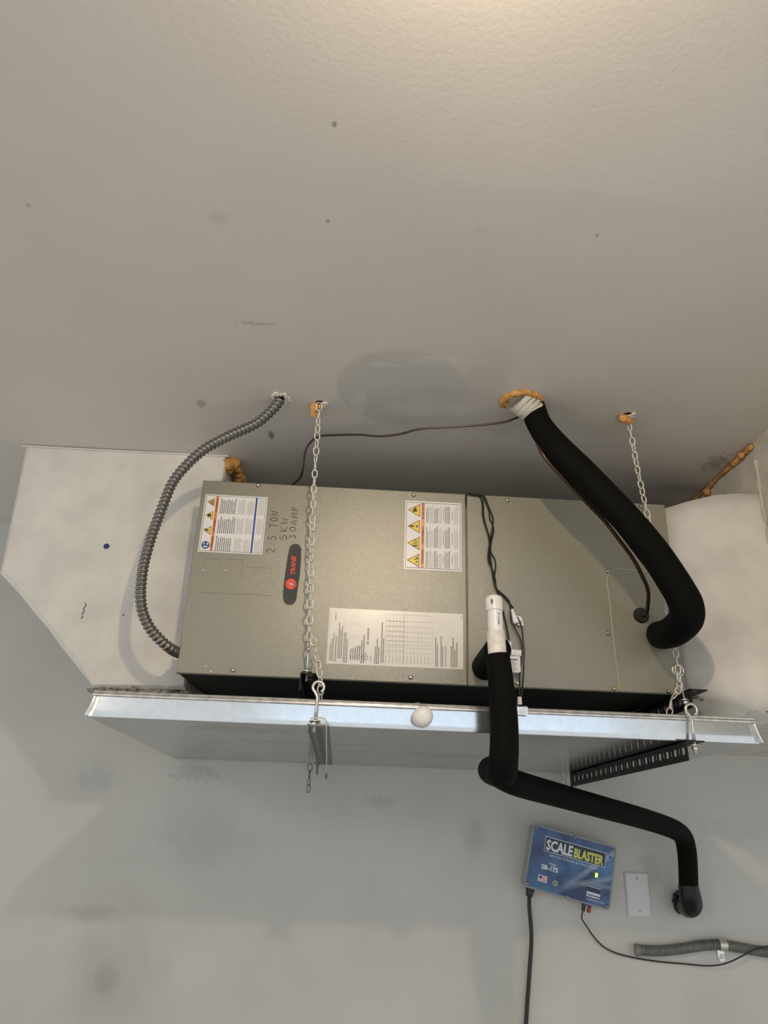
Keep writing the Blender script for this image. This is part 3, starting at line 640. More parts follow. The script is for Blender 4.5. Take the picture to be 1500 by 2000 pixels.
# ------------------------------------------------------------------ slotted steel angles
def angle(name, x0, y0, y1, ztop, m, label, w=0.040, vside=0, vdir=-1, slot=True, hw=None, uw=None):
    """L-section along y: flat leg x0..x0+w at ztop, upright leg at its side"""
    hw = hw or w
    t = 0.0026; L = y1-y0; root = thing(name, (x0+w/2, y0, ztop), label, 'bracket', 'slotted steel angles under the unit')
    n = int(L/0.0195)
    def leg(upright):
        b = MB(); st = L/n
        def pt(a, yy, k):
            if upright: return Vector((x0+(hw-t if vside else 0)+(t if k else 0), yy, ztop+vdir*a))
            return Vector((x0+a, yy, ztop-(t if k else 0)))
        ww = (uw or w) if upright else hw
        c0, c1 = max(0.002, ww*0.42-0.004), min(ww-.001, ww*0.42+0.0105)
        def quadbox(a0, a1, ya, yb):
            vs = [pt(a, y, k) for k in (0, 1) for (a, y) in ((a0, ya), (a1, ya), (a1, yb), (a0, yb))]
            b.add(vs, [(0, 1, 2, 3), (7, 6, 5, 4), (0, 4, 5, 1), (1, 5, 6, 2), (2, 6, 7, 3), (3, 7, 4, 0)])
        quadbox(0, c0, y0, y1); quadbox(c1, ww, y0, y1)
        yc = y0; k = 0; webs = [(y0, y0+0.010)]; yy = y0+0.010
        while yy < y1-0.03:                            # slots alternate long and short; webs between
            yy += 0.0165 if k % 2 == 0 else 0.0085; webs.append((yy, yy+0.0075)); yy += 0.0075; k += 1
        webs.append((yy+0.004, y1))
        for ya, yb in webs:
            vs = [(c0, ya-.0015*(ya > y0)), (c0+.003, ya), (c1-.003, ya), (c1, ya-.0015*(ya > y0)), (c1, yb+.0015*(yb < y1)), (c1-.003, yb), (c0+.003, yb), (c0, yb+.0015*(yb < y1))]
            a = [pt(p, q_, 0) for p, q_ in vs]; c = [pt(p, q_, 1) for p, q_ in vs]
            b.add(a+c, [tuple(range(8)), tuple(range(15, 7, -1))]+[(j, j+8, (j+1) % 8+8, (j+1) % 8) for j in range(8)])
        return b
    obj('flat_leg', leg(False), m, root); obj('upright_leg', leg(True), m, root)
    return root
LB = P(620, 1408, -0.152)
aLL = angle('slotted_angle', P(601, 1406, -0.152).x, -0.150, 0.675, ZP-0.001, m_greyang, 'dull grey slotted steel angle under the pan, near its left third', w=0.042, uw=0.010)
RBp = P(1343, 1452, -0.150)
aLR = angle('slotted_angle', RBp.x, -0.142, 0.68, ZP-0.001, m_blackang, 'long black slotted steel angle under the right end of the pan', w=0.040)
aUL = angle('slotted_angle', P(587, 1313, -0.075).x, -0.085, 0.45, -0.004, m_blackang, 'black slotted steel angle end under the air handler, behind the left chain', w=0.038)
aUR = angle('slotted_angle', 1.134, -0.090, 0.45, -0.004, m_blackang, 'black slotted steel angle end at the right lower corner of the air handler', w=0.040)

# ------------------------------------------------------------------ bolts
def eye_bolt(ring_c, end, r_eye, label, nut_t=0.78, wire=0.0032, facing=(1, 0, 0), washer=True, open_=True):
    ring_c = Vector(ring_c); end = Vector(end); ax = (end-ring_c).normalized()
    root = thing('eye_bolt', end, label, 'bolt', 'eye bolts holding the angles')
    side = Vector(facing); side = (side-ax*side.dot(ax)).normalized()
    pts = []
    for k in range(25):
        a = math.radians(-148+ (296 if open_ else 360)*k/24); pts.append(ring_c+(-ax*math.cos(a)+side*math.sin(a))*r_eye)
    neck = ring_c+ax*r_eye*1.75
    pts = [end, neck+ax*0.01, neck] + (list(smooth([pts[0]*0.5+neck*0.5, pts[0]], 0.003)) if True else []) + pts[1:]
    b = MB(); b.tube(pts, wire, 10); obj('shank', b, m_bolt, root, sm='full')
    L = (end-ring_c).length; nc = ring_c+ax*L*nut_t
    b = MB()
    if washer: b.lathe(nc-ax*0.0035, ax, [(0, 0.0115), (0.0018, 0.0115)], 24); obj('washer', b, m_bolt, root, sm=True)
    b = MB(); b.lathe(nc, ax, [(0, 0.0064), (0.0055, 0.0064)], 6); obj('nut', b, m_bolt, root)
    b = MB()
    for k in range(int(L*0.45/0.0016)):
        b.lathe(end-ax*(0.0016*k+0.001), ax, [(0, wire), (0.0005, wire+0.0005), (0.001, wire)], 10)
    obj('thread', b, m_bolt, root, sm=True)
    return root
eye_bolt(P(622, 1342, -0.135), P(613, 1430, -0.141), 0.0115, 'long eye bolt in front of the pan lip, at the left chain', 0.80)
eye_bolt(P(1350, 1386, -0.132), P(1358, 1472, -0.136), 0.0120, 'long eye bolt in front of the pan lip, at the right end', 0.86)
eye_bolt(P(603, 1268, -0.062), P(598, 1331, -0.062), 0.0050, 'short eye bolt through the upper left black angle end', 0.74, wire=0.0028, facing=(0, 1, 0))
eye_bolt(P(1324, 1309, -0.070), P(1341, 1385, -0.070), 0.0125, 'round eye bolt hanging on the right chain over the black angle', 0.80, wire=0.0024, open_=False)
r_ = thing('hanger_bolt', P(618, 1478, 0.60), 'thin threaded bolt end at the rear of the grey angle by the wall', 'bolt')
b = MB(); a = P(619, 1486, 0.60); e = P(619.5, 1513, 0.60); b.tube([a, e], 0.0030, 8); obj('rod', b, m_greyang, r_, sm=True)
b = MB(); b.lathe(a+(e-a)*0.1, e-a, [(0, 0.007), (0.006, 0.007)], 6); obj('nut', b, m_greyang, r_)

# ------------------------------------------------------------------ chains
def link_mesh():
    b = MB(); wr = 0.0016
    def loop(z0, z1, wd, ax):
        pts = []; h = (z0-z1)/2; c = (z0+z1)/2
        for k in range(22):
            a = 2*math.pi*k/22; s = math.sin(a); q = math.cos(a)
            wv = wd/2*math.copysign(abs(s)**0.8, s)*(1+0.10*q)
            pts.append(Vector((wv if ax == 0 else 0, wv if ax == 1 else 0, c+h*q)))
        b.tube(pts, wr, 6, closed=True)
    loop(0.0, -0.0215, 0.0140, 0); loop(-0.0195, -0.0400, 0.0115, 1)
    for dz in (-0.0190, -0.0215):
        b.tube([Vector((0.0034*math.cos(k*.628), 0.0034*math.sin(k*.628), dz+0.0006*math.sin(k*.628))) for k in range(10)], 0.0013, 5, closed=True)
    me = bpy.data.meshes.new('link'); me.from_pydata([tuple(v) for v in b.v], [], b.f); me.materials.append(m_zinc)
    me.polygons.foreach_set('use_smooth', [True]*len(me.polygons)); return me
LINK = link_mesh()
LINKD = LINK.copy(); LINKD.materials[0] = m_greyang
def chain(pts, label, group='galvanised hanging chains', pitch=0.0368, twist0=0.35, me=LINK):
    pl = smooth(pts, 0.004); root = thing('hanging_chain', pl[0], label, 'chain', group)
    cum = [0]
    for i in range(1, len(pl)): cum.append(cum[-1]+(pl[i]-pl[i-1]).length)
    n = max(1, round(cum[-1]/pitch)); 
    def at(s):
        for i in range(1, len(pl)):
            if cum[i] >= s: return pl[i-1].lerp(pl[i], (s-cum[i-1])/max(1e-9, cum[i]-cum[i-1]))
        return pl[-1]
    for k in range(n):
        a = at(cum[-1]*k/n); e = at(cum[-1]*(k+1)/n); d = (e-a).normalized()
        o = bpy.data.objects.new('link', me); col.objects.link(o); o.parent = root
        q = Vector((0, 0, -1)).rotation_difference(d); o.rotation_mode = 'QUATERNION'
        from mathutils import Quaternion
        o.rotation_quaternion = q @ Quaternion((0, 0, 1), twist0+0.5*math.sin(k*1.7)+0.22*k); o.location = a-ORI[root.name]
    return root
cL = C(624, 786)
chain([cL, P(612, 975, -0.110), P(606, 1160, -0.080), P(604, 1266, -0.066)], 'left galvanised chain hanging from the ceiling across the cabinet front')
chain([P(611, 1245, -0.085), P(620, 1290, -0.095), P(626, 1325, -0.100), P(626, 1372, -0.100)], 'short chain branching off the left chain down to the pan')
cR = C(1226, 812)
chain([cR, P(1246, 920, -0.165), P(1270, 1030, -0.140), P(1303, 1180, -0.100), P(1320, 1275, -0.078), P(1328, 1345, -0.074)], 'right galvanised chain hanging from the ceiling behind the thick black pipe')
chain([P(1329, 1342, -0.080), P(1312, 1366, -0.090), P(1306, 1402, -0.102)], 'short chain branching off the right chain down into the pan', pitch=0.036)
chain([P(606, 1492, 0.60), P(604, 1520, 0.60), P(602, 1547, 0.60)], 'short dull chain end hanging below the rear of the grey angle', me=LINKD)
chain([P(1104, 1500, 0.63), P(1103, 1540, 0.63)], 'small chain end at the rear of the black angle under the pan', twist0=0.1)
r_ = thing('tie_wire', P(637, 1412, -0.148), 'thin wire looped over the end of the grey angle', 'wire')
b = MB(); b.tube(smooth([P(606, 1403, -0.153), P(625, 1402, -0.155), P(635, 1405, -0.155), P(638, 1412, -0.155), P(637.5, 1425, -0.153), P(637.5, 1450, 0.1), P(638, 1480, 0.35), P(637.5, 1512, 0.60)]), 0.0016, 6); obj('strand', b, m_zinc, r_, sm=True)
b = MB(); a = P(637.5, 1510, 0.60); b.tube([a, a+Vector((0, 0, -0.016))], 0.0035, 8); obj('crimp', b, m_greyang, r_, sm=True)

# ------------------------------------------------------------------ foam blobs and chipped plaster on the ceiling
def foam(name, blobs, label, loc, m=m_foam):
    b = MB()
    for i, (c, r) in enumerate(blobs): b.blob(c, r, seed=i+len(b.v), lump=0.22, n=14)
    o = obj(name, b, m, origin=loc, sm='full'); return tag(o, label, 'foam', 'orange foam sealing the holes')
c = C(617, 790)
fo = foam('foam_seal', [((c.x-0.003, c.y, c.z-0.010), (0.010, 0.010, 0.015)), ((c.x-0.004, c.y+0.004, c.z-0.022), (0.009, 0.009, 0.012)), ((c.x+0.008, c.y, c.z-0.006), 0.007)], 'orange foam blob where the left chain enters the ceiling', c)
c = C(1221, 812)
foam('foam_seal', [((c.x-0.002, c.y+0.002, c.z-0.007), (0.013, 0.011, 0.010)), ((c.x+0.008, c.y, c.z-0.014), (0.009, 0.009, 0.010)), ((c.x-0.009, c.y, c.z-0.006), (0.008, 0.008, 0.007))], 'orange foam blob where the right chain enters the ceiling', c)
def chip(cx, cy, r, seed, label, arc=(0, 6.283), name='plaster_chip'):
    c = C(cx, cy); b = MB(); rn = random.Random(seed); n = 16
    for k in range(n):
        a = arc[0]+(arc[1]-arc[0])*k/n; rr = r*(1+0.25*rn.uniform(-1, 1))
        b.blob((c.x+rr*math.cos(a), c.y+rr*math.sin(a), c.z-0.001), (0.0055*rn.uniform(.6, 1.5), 0.0055*rn.uniform(.6, 1.5), 0.0030), seed=k+seed, lump=0.6, n=8)
    o = obj(name, b, mat('raw_plaster_%d' % seed, (0.74, 0.71, 0.66), 0.9, noise_amt=0.15, noise_scale=200), origin=c); tag(o, label, 'plaster')
    h = MB(); h.lathe((c.x, c.y, c.z-0.0005), (0, 0, 1), [(0, r*0.85), (0.0004, r*0.85)], 14); obj('hole', h, m_hole, o)
chip(549, 777, 0.0165, 5, 'broken white plaster ring around the flexible conduit in the ceiling')
chip(625, 787, 0.013, 8, 'small white plaster rim around the left chain hole', arc=(-0.3, 2.6))
chip(1226, 810, 0.013, 11, 'small white plaster rim around the right chain hole', arc=(-0.3, 2.8))
# foam in the gap right of the left duct box
e = C(446, 893)
bl = []
for (x, y, Y, r) in ((447, 908, .14, .017), (455, 903, .15, .016), (447, 917, .15, .011), (461, 915, .17, .011), (465, 921, .19, .009), (466, 928, .20, .008), (470, 933, .22, .012), (474, 937, .23, .011), (466, 937, .22, .010), (441, 912, .135, .005), (436, 925, .135, .004), (466, 899, .16, .004)):
    p = P(x, y, Y); r *= 1.2; bl.append(((p.x, p.y, min(p.z, CEIL-r*0.4)), (r, r, r*0.9)))
foam('foam_seal', bl, 'lumpy orange foam between left duct box and the cabinet top', P(455, 915, .15))
# foam bead along the right wall and ceiling joint
bl = []; rn = random.Random(4)
for i in range(34):
    t = i/33; y = -0.090+0.46*t; r = 0.0040+0.0012*math.sin(i*0.9)
    if i < 2: r = 0.0075
    if 3 <= i < 7: r = 0.0078
    if i in (15, 16): r = 0.0065
    bl.append(((RWX-0.006, y, CEIL-0.006-r*0.45), (r, 0.014, r)))
p = (RWX-0.010, 0.145, CEIL-0.020); bl.append((p, (0.009, 0.011, 0.012)))
p = (RWX-0.012, -0.055, CEIL-0.012); bl.append((p, (0.007, 0.013, 0.009)))
foam('foam_bead', bl, 'long orange foam bead along the joint of right wall and ceiling', (RWX-0.006, 0.1, CEIL-0.01))

# ------------------------------------------------------------------ flexible steel conduit
pxs = [((549, 779), None), ((532, 800), -.175), ((500, 827), -.165), ((450, 850), -.150), ((400, 877), -.135), ((363, 910), -.12), ((337, 943), -.105), ((320, 983), -.09), ((303, 1027), -.075), ((290, 1067), -.065), ((280, 1107), -.06), ((275, 1147), -.055), ((275, 1173), -.055), ((280, 1200), -.05), ((293, 1227), -.045), ((313, 1250), -.035), ((333, 1267), -.015), ((350, 1276), .03), ((362, 1280), .06)]
pts = [C(549, 778)-Vector((0, 0, 0.002)) if Y is None else P(x, y, Y) for (x, y), Y in pxs]
path = smooth(pts, 0.00125); cum = 0; rad = []
for i, p in enumerate(path):
    if i: cum += (p-path[i-1]).length
    ph = (cum/0.0102) % 1.0; s = abs(math.sin(math.pi*ph))
    rad.append(0.0082+0.0046*s**0.6)
b = MB(); b.tube(path, rad, 14)
fc = obj('flexible_conduit', b, m_flex, origin=pts[9], sm='full'); tag(fc, 'ribbed flexible steel conduit curving from ceiling to the left side of the cabinet', 'conduit')
b = MB(); d = (pts[-1]-pts[-3]).normalized(); b.lathe(pts[-2]-d*0.004, d, [(0, 0.0165), (0.010, 0.0165), (0.011, 0.013), (0.02, 0.013)], 16); obj('connector', b, m_bolt, fc, sm=True)

# ------------------------------------------------------------------ thin brown cable behind the chain
r_ = MB()
pts = [C(1030, 803)-Vector((0, 0, 0.012)), P(1014, 814, -.17), P(990, 823, -.165), P(950, 829, -.16), P(880, 834, -.15), P(820, 838, -.14), P(780, 848, -.12), P(740, 852, -.10), P(700, 849, -.08), P(650, 850, -.05), P(625, 852, -.03), P(608, 862, -.02), P(597, 880, -.01), P(593, 905, .0), P(588, 930, .03), P(575, 944, .08), P(560, 955, .13)]
r_.tube(smooth(pts), 0.0027, 8)
o = obj('thermostat_cable', r_, m_brn, origin=pts[6], sm=True); tag(o, 'thin brown cable running from the ceiling hole to the cabinet top, behind the left chain', 'cable')

# ------------------------------------------------------------------ thick insulated refrigerant pipe
sp = thing('insulated_pipe', C(1020, 783), 'thick black insulated pipe coming out of the ceiling and bending into the cabinet front', 'pipe')
px = [((1036, 786), -.222, .0280), ((1041, 797), -.222, .0285), ((1054, 830), -.225, .0285), ((1083, 869), -.235, .0315), ((1129, 916), -.240, .0335), ((1178, 966), -.242, .0330), ((1225, 1015), -.242, .0328), ((1269, 1069), -.240, .0340), ((1295, 1104), -.236, .0335), ((1326, 1153), -.230, .0342), ((1340, 1182), -.222, .0352), ((1340, 1208), -.195, .0355), ((1320, 1230), -.140, .0340), ((1300, 1239), -.070, .0325), ((1289, 1240), -.006, .0325)]
pts = [P(x, y, Y) for (x, y), Y, r in px]; path, rr = smooth(pts, 0.006, [r for _, _, r in px])
b = MB(); b.tube(path, rr, 28); obj('insulation', b, m_rub, sp, sm=True)
b = MB(); a = C(1016, 780); a.z += 0; e = P(1044, 806, -.222); d = (e-a); L = d.length
b.tube([a, a+d*.25, a+d*.27, a+d*.5, a+d*.52, a+d*.75, a+d*.77, e], [.0350, .0345, .0330, .0335, .0318, .0320, .0300, .0292], 24); obj('sleeve', b, m_tape, sp, sm=True)['label'] = 'beige taped sleeve at the ceiling'
b = MB(); d.normalize()
for t in (.28, .5, .72): b.tube([a+d*(L*t+0.004*math.sin(k*.3))+((d.orthogonal().normalized()*math.cos(k*.2618)+d.cross(d.orthogonal().normalized())*math.sin(k*.2618))*(.0352-.005*t)) for k in range(24)], 0.0007, 4, closed=True)
obj('tape_edge', b, m_line, sp)
c = C(1018, 782); b = MB(); rn = random.Random(9)
for k in range(22):
    an = math.radians(-25+235*k/21+0); rr_ = 0.0415+0.003*rn.uniform(-1, 1); s_ = 0.0075+0.0030*rn.random()
    b.blob((c.x+rr_*math.cos(an), c.y-rr_*math.sin(an)*0.9, c.z-0.004), (s_, s_, 0.0075), seed=k, lump=0.25, n=10)
o = obj('foam_ring', b, m_foam, origin=c, sm='full'); tag(o, 'ring of orange foam around the thick pipe sleeve at the ceiling', 'foam', 'orange foam sealing the holes')

# ------------------------------------------------------------------ bare copper line with its rubber grommet
cp = thing('copper_line', P(1250, 1200, 0), 'thin dark copper tube beside the thick black pipe, entering the cabinet through a black plug', 'pipe')
pts = [P(1050, 866, -.225), P(1067, 897, -.225), P(1112, 947, -.215), P(1149, 985, -.205), P(1181, 1018, -.195), P(1209, 1054, -.185), P(1235, 1089, -.170), P(1253, 1122, -.150), P(1266, 1154, -.120), P(1264.5, 1188, -.065), P(1261.5, 1200, -.03), P(1257, 1204, .0)]
b = MB(); b.tube(smooth(pts), 0.0048, 12); obj('tube', b, m_cop, cp, sm=True)
b = MB(); q = P(1251, 1203, -0.004); b.lathe(q, (0, -1, 0), [(0, 0.0195), (0.006, 0.0190), (0.011, 0.0165), (0.012, 0.008)], 26); obj('grommet', b, m_blk, cp, sm=True)
b = MB()
for k in range(20):
    a = math.radians(150+190*k/19); b.blob(q+Vector((0.0205*math.cos(a), 0.001, 0.0205*math.sin(a))), (0.0035, 0.002, 0.0035), seed=k, lump=0.7, n=8)
obj('sealant', b, m_bead, cp, sm='full')

# ------------------------------------------------------------------ condensate drain pipe
dp = thing('drain_pipe', P(985, 1420, -.2), 'black insulated drain pipe with a white capped cleanout, bending under the pan into the wall', 'pipe')
YD = -0.20
top = P(964, 1163, YD); c1 = P(968, 1234, YD); c2 = P(972, 1283, YD)
ax = (c2-top).normalized()
b = MB(); b.tube([top+ax*0.02, c2], 0.0158, 24); obj('cleanout_pipe', b, m_pvc, dp, sm=True)['label'] = 'white PVC pipe'
b = MB(); L = 0.034
b.lathe(top+ax*L, -ax, [(0, .0183), (L-.009, .0180), (L-.004, .0160), (L-.001, .0110), (L, .004)], 28); cap = obj('cap', b, m_pvc, dp, sm=True)
b = MB(); b.tube([c1, c1+ax*.001, c2+ax*0.02], [.0180, .0186, .0190], 24); obj('coupling', b, m_pvco, dp, sm=True)['label'] = 'stained PVC tee socket'
b = MB(); toc = Vector((0, -1, 0))
def pipe_text(mb, s, base, r, dx, size, bold=0.02):
    """print reading up the pipe on its front"""
    th = dx/r; off = Vector((math.sin(th), -math.cos(th), 0)); tang = Vector((math.cos(th), math.sin(th), 0))
    text_mb(mb, s, base+off*(r+0.0004), -ax, -tang, size, bold=bold)
pipe_text(b, 'NSF', top+ax*0.024, .0183, -0.0060, .0062, .04)
obj('lettering', b, m_ink, cap)
b = MB(); pipe_text(b, 'PVC-I', c1-ax*0.012, .0158, 0.0075, .0072); pipe_text(b, '11', top+ax*0.047, .0158, 0.0080, .0068, .03); obj('lettering', b, m_ink, dp)
# stub out of the cabinet
s0 = P(947, 1303, -0.004); s1 = P(973, 1268, YD+0.006)
b = MB(); dd = (s1-s0); b.tube([s0, s0+dd*.3, s0+dd*.75, s0+dd*.98, s0+dd*1.0, s0+dd*.97], [.0300, .0300, .0285, .0280, .0240, .0225], 26); obj('stub_insulation', b, m_rub, dp, sm=True)
# vertical run, elbow back under the pan, run to the wall, drop into the wall
run = [(972, 1279, YD, .0245), (979, 1340, YD, .0260), (984, 1400, YD, .0275), (985, 1450, YD, .0280), (983, 1490, YD+.003, .0285), (980, 1512, YD+.03, .0285)]
pts = [P(x, y, Y) for x, y, Y, r in run]; path, rr = smooth(pts, 0.008, [r[3] for r in run])
b = MB(); b.tube(path, rr, 26); obj('insulation', b, m_rub, dp, sm=True)
run = [(984, 1492, YD+.004, .028), (978, 1507, YD+.05, .0283), (966, 1507, -.09, .0285), (960, 1505, -.03, .0285), (975, 1513, .02, .0283), (1010, 1530, .06, .0280), (1090, 1553, .16, .0275), (1170, 1575, .27, .0270), (1250, 1597, .40, .0270), (1310, 1617, .52, .0270), (1333, 1633, .585, .0270), (1341, 1660, .60, .0268), (1344, 1700, .605, .0262), (1345, 1740, .610, .0262)]
pts = [P(x, y, Y) for x, y, Y, r in run]; path, rr = smooth(pts, 0.01, [r[3] for r in run])
b = MB(); b.tube(path, rr, 26); obj('insulation', b, m_rub, dp, sm=True)
run = [(1344, 1728, .610, .0275), (1348, 1752, .612, .0300), (1350, 1766, .620, .0300), (1344, 1770, .655, .0300), (1336, 1762, WALL-.001, .0290)]
pts = [P(x, y, Y) for x, y, Y, r in run]; path, rr = smooth(pts, 0.006, [r[3] for r in run])
b = MB(); b.tube(path, rr, 24); obj('elbow_tape', b, mat('glossy_black_tape', (0.005, 0.005, 0.005), 0.28, bump=0.35, bump_scale=60, spec=0.3), dp, sm=True)['label'] = 'glossy black taped elbow at the wall'
b = MB(); q = WL(1334, 1762, 0.002)
for k in range(9):
    a = math.radians(120+28*k); b.blob((q.x+.027*math.cos(a), WALL-.010, q.z+.027*math.sin(a)), (.008, .007, .009), seed=k, lump=.4, n=10)
obj('sealant', b, m_blk, dp, sm='full')

# ------------------------------------------------------------------ float switch, wire tag, black wires
def PV(x, y, off):  # point in front of the leaning cabinet face
    q = onplane(x, y, (0, 1, TILT), -off); return q
fs = thing('float_switch', PV(1002, 1300, 0), 'small white float switch box on the cabinet front, right of the white cleanout', 'switch')
b = MB(); a = PV(990, 1283, .0); c = PV(1012, 1318, .0)
x0_, x1_, z1_, z0_ = a.x, c.x, a.z, c.z; dep = 0.014
b.prism([(x0_-.012, -.001, z1_), (x0_-.012, -.001, z0_+.004), (x0_-.008, -.001, z0_), (x1_-.002, -.001, z0_), (x1_+.001, -.001, z0_+.004), (x1_+.001, -.001, z1_)], (0, -dep-.010, 0)); obj('body', b, m_wpl, fs)
b = MB(); b.prism([(x0_-.014, -.002, z1_), (x1_+.003, -.002, z1_-.002), (x1_+.004, -.002, z1_+.011), (x0_-.014, -.002, z1_+.013)], (0, -dep-.012, 0)); obj('clamp', b, m_wpl, fs)
b = MB(); q = PV(994, 1262, .012); b.lathe((q.x, -.022, z1_+.008), (0.05, 0, 1), [(0, .0052), (.020, .0050), (.022, .004)], 14); b.lathe((q.x+.006, -.024, z1_+.004), (0, -1, 0), [(0, .006), (.006, .006), (.007, .004)], 14); obj('stem', b, m_wpl, fs, sm=True)
b = MB(); q = Vector((x0_+.003, -dep-.0118, z1_-.012)); 
b.quad(q, q+Vector((.016, 0, 0)), q+Vector((.016, 0, .0022)), q+Vector((0, 0, .0022)))
for i in range(7): zz = -.004-.0035*i; l = .010+.004*((i*7) % 3)/2; b.quad(q+Vector((.001, 0, zz)), q+Vector((l, 0, zz)), q+Vector((l, 0, zz+.0007)), q+Vector((.001, 0, zz+.0007)))
obj('print', b, m_ink, fs)
tg = thing('wire_joint', PV(1004, 1205, .008), 'white tapered wire joint with a small paper flag, on the cabinet front', 'connector')
b = MB(); a = PV(1000, 1190, .010); c = PV(1009, 1219, .010); b.lathe(a, c-a, [(0, .0030), (.010, .0048), (.026, .0078), (.034, .0080), (.035, .006)], 16); obj('sleeve', b, m_wpl, tg, sm=True)
b = MB(); q = [PV(1010, 1203, .008), PV(1016, 1204, .010), PV(1021, 1210, .012), PV(1022.5, 1222, .014), PV(1011, 1221, .010)]; b.prism(q, (0, -0.0006, 0)); fl = obj('paper_flag', b, m_lab, tg)
b = MB()
for i in range(4): a = PV(1013+i*2.2, 1210, .0150-.0008); e = PV(1013.6+i*2.2, 1219, .0150); b.tube([a, e], 0.0004, 4)
obj('print', b, m_prn, fl)
def zz(p): return (900+p[0]*.235, 950+p[1]*.235)
wires = {
 'A': [(55, 65), (95, 68), (140, 72), (170, 105), (185, 140), (187, 200), (192, 262), (215, 350), (240, 430), (247, 500), (243, 560), (250, 620), (262, 700), (280, 790), (300, 860), (335, 950), (362, 1080), (385, 1180), (402, 1275)],
 'B': [(60, 58), (120, 66), (190, 78), (215, 125), (240, 190), (268, 262), (264, 340), (250, 410), (238, 490), (228, 560), (230, 620), (262, 690), (285, 770), (298, 850), (350, 905), (405, 970), (438, 1012)],
 'C': [(58, 62), (130, 70), (178, 80), (215, 150), (235, 205), (242, 270), (266, 320), (272, 380), (255, 450), (248, 540), (275, 590), (290, 640), (286, 700), (278, 760), (290, 840), (345, 895), (400, 950), (414, 1020), (420, 1110), (455, 1190), (495, 1270), (508, 1340), (503, 1450), (490, 1540), (490, 1640), (490, 1760), (486, 1775)],
 'D': [(470, 1085), (500, 1150), (512, 1210), (520, 1300), (526, 1380), (522, 1480), (520, 1560), (514, 1650), (505, 1740), (492, 1775)],
 'E': [(62, 66), (110, 74), (160, 85), (180, 150), (182, 240), (205, 330), (233, 420), (240, 520), (238, 600), (258, 690), (272, 780), (292, 850), (325, 930), (352, 1060), (378, 1170), (395, 1275)],
}
first_w = PV(913, 965, 0.004)
wr = thing('sensor_wires', first_w, 'bundle of thin black wires hanging down the cabinet front from the top seam', 'cable')
for k, v in wires.items():
    pts = []
    for i, p in enumerate(v):
        x, y = zz(p); off = .004 if y < 1330 else .004+(y-1330)*0.0028
        if k in 'CD' and y > 1190: off = max(off, .012)
        if k == 'C' and y < 975: off = .005
        if k == 'A' and i > 12: off = .010
        pts.append(PV(x, y, off+{'A': 0, 'B': .0025, 'C': .001, 'D': .003, 'E': .0015}[k]))
    b = MB(); b.tube(smooth(pts), 0.0018, 7); obj('wire', b, m_wire, wr, sm=True)
fp = thing('float_probe', P(1015, 1378, -.12), 'small white probe in a metal clip on the pan rim beside the drain pipe', 'sensor')
b = MB(); a = P(1014.5, 1361, -.125); b.lathe(a-Vector((0, 0, .016)), (0, 0, 1), [(0, .0048), (.015, .0046), (.016, .003)], 14); obj('probe', b, m_pvco, fp, sm=True)
b = MB(); a = P(1006, 1378, -.127); c = P(1032, 1398, -.127); b.prism([(a.x, -.1275, a.z), (c.x-.003, -.1275, a.z-.001), (c.x, -.1275, a.z-.004), (c.x, -.1275, c.z+.003), (c.x-.003, -.1275, c.z), (a.x, -.1275, c.z+.001)], (0, .0012, 0))
b.box((a.x, -.1275, a.z-.002), (c.x-.002, -.108, a.z-.0005)); obj('clip', b, m_hem, fp)

# ------------------------------------------------------------------ things on the wall
# blue control box
q = [WL(x, y, .060) for x, y in ((1040, 1607), (1204, 1655), (1193, 1779), (1025, 1733))]
cen = sum(q, Vector())/4; bw = ((q[1]-q[0]).length+(q[2]-q[3]).length)/2; bh = ((q[3]-q[0]).length+(q[2]-q[1]).length)/2
ang = math.atan2((q[1]-q[0]).z+(q[2]-q[3]).z, (q[1]-q[0]).x+(q[2]-q[3]).x)
bx = thing('control_box', (cen.x, WALL, cen.z), 'blue faced water conditioner control box tilted on the wall, printed SCALEBLASTER', 'control box', rot=(0, -ang, 0))
def rr_poly(w, h, r, y, seg=5):
    out = []
    for cx_, cz_, a0 in ((w/2-r, h/2-r, 0), (-w/2+r, h/2-r, 90), (-w/2+r, -h/2+r, 180), (w/2-r, -h/2+r, 270)):
        for k in range(seg+1): a = math.radians(a0+90*k/seg); out.append(Vector((cx_+r*math.cos(a), y, cz_+r*math.sin(a))))
    return out
D = .060
b = MB(); b.prism(rr_poly(bw-.006, bh-.006, .010, 0.0), (0, -D+.016, 0)); obj('housing', b, m_hous, bx, local=True)
b = MB(); b.prism(rr_poly(bw, bh, .011, -D+.0155), (0, -.0135, 0)); cv = obj('cover', b, mat('cover_clear', (0.20, 0.22, 0.25), 0.15, spec=0.6), bx, local=True)
b = MB(); b.prism(rr_poly(bw-.010, bh-.010, .008, -D+.002), (0, -.0008, 0)); fa = obj('face_print', b, m_face, bx, local=True)
YF = -D+.0008
def F(u, v, k=0): return Vector((-bw/2+bw*u, YF-.0002-.00015*k, bh/2-bh*v))     # u right, v down, 0..1
def fq(mb, u0, v0, u1, v1, k=0): mb.quad(F(u0, v1, k), F(u1, v1, k), F(u1, v0, k), F(u0, v0, k))
b = MB(); fq(b, .165, .14, .885, .375, 0); tb = obj('title_frame', b, m_dtext, bx, local=True)
b = MB(); fq(b, .170, .15, .880, .367, 1); obj('title_field', b, m_dnavy, bx, local=True)
def ft(mb, s, u, v, size, **k): text_mb(mb, s, F(u, v, 2), (1, 0, 0), (0, 0, 1), size, **k)
tw = bw*.70
b = MB(); ft(b, 'SCALE', .185, .343, .0385, bold=.035, squeeze=.72); ft(b, 'Model', .245, .565, .0085, bold=.01); ft(b, 'SB-175', .165, .655, .0165, bold=.04, squeeze=1.05)
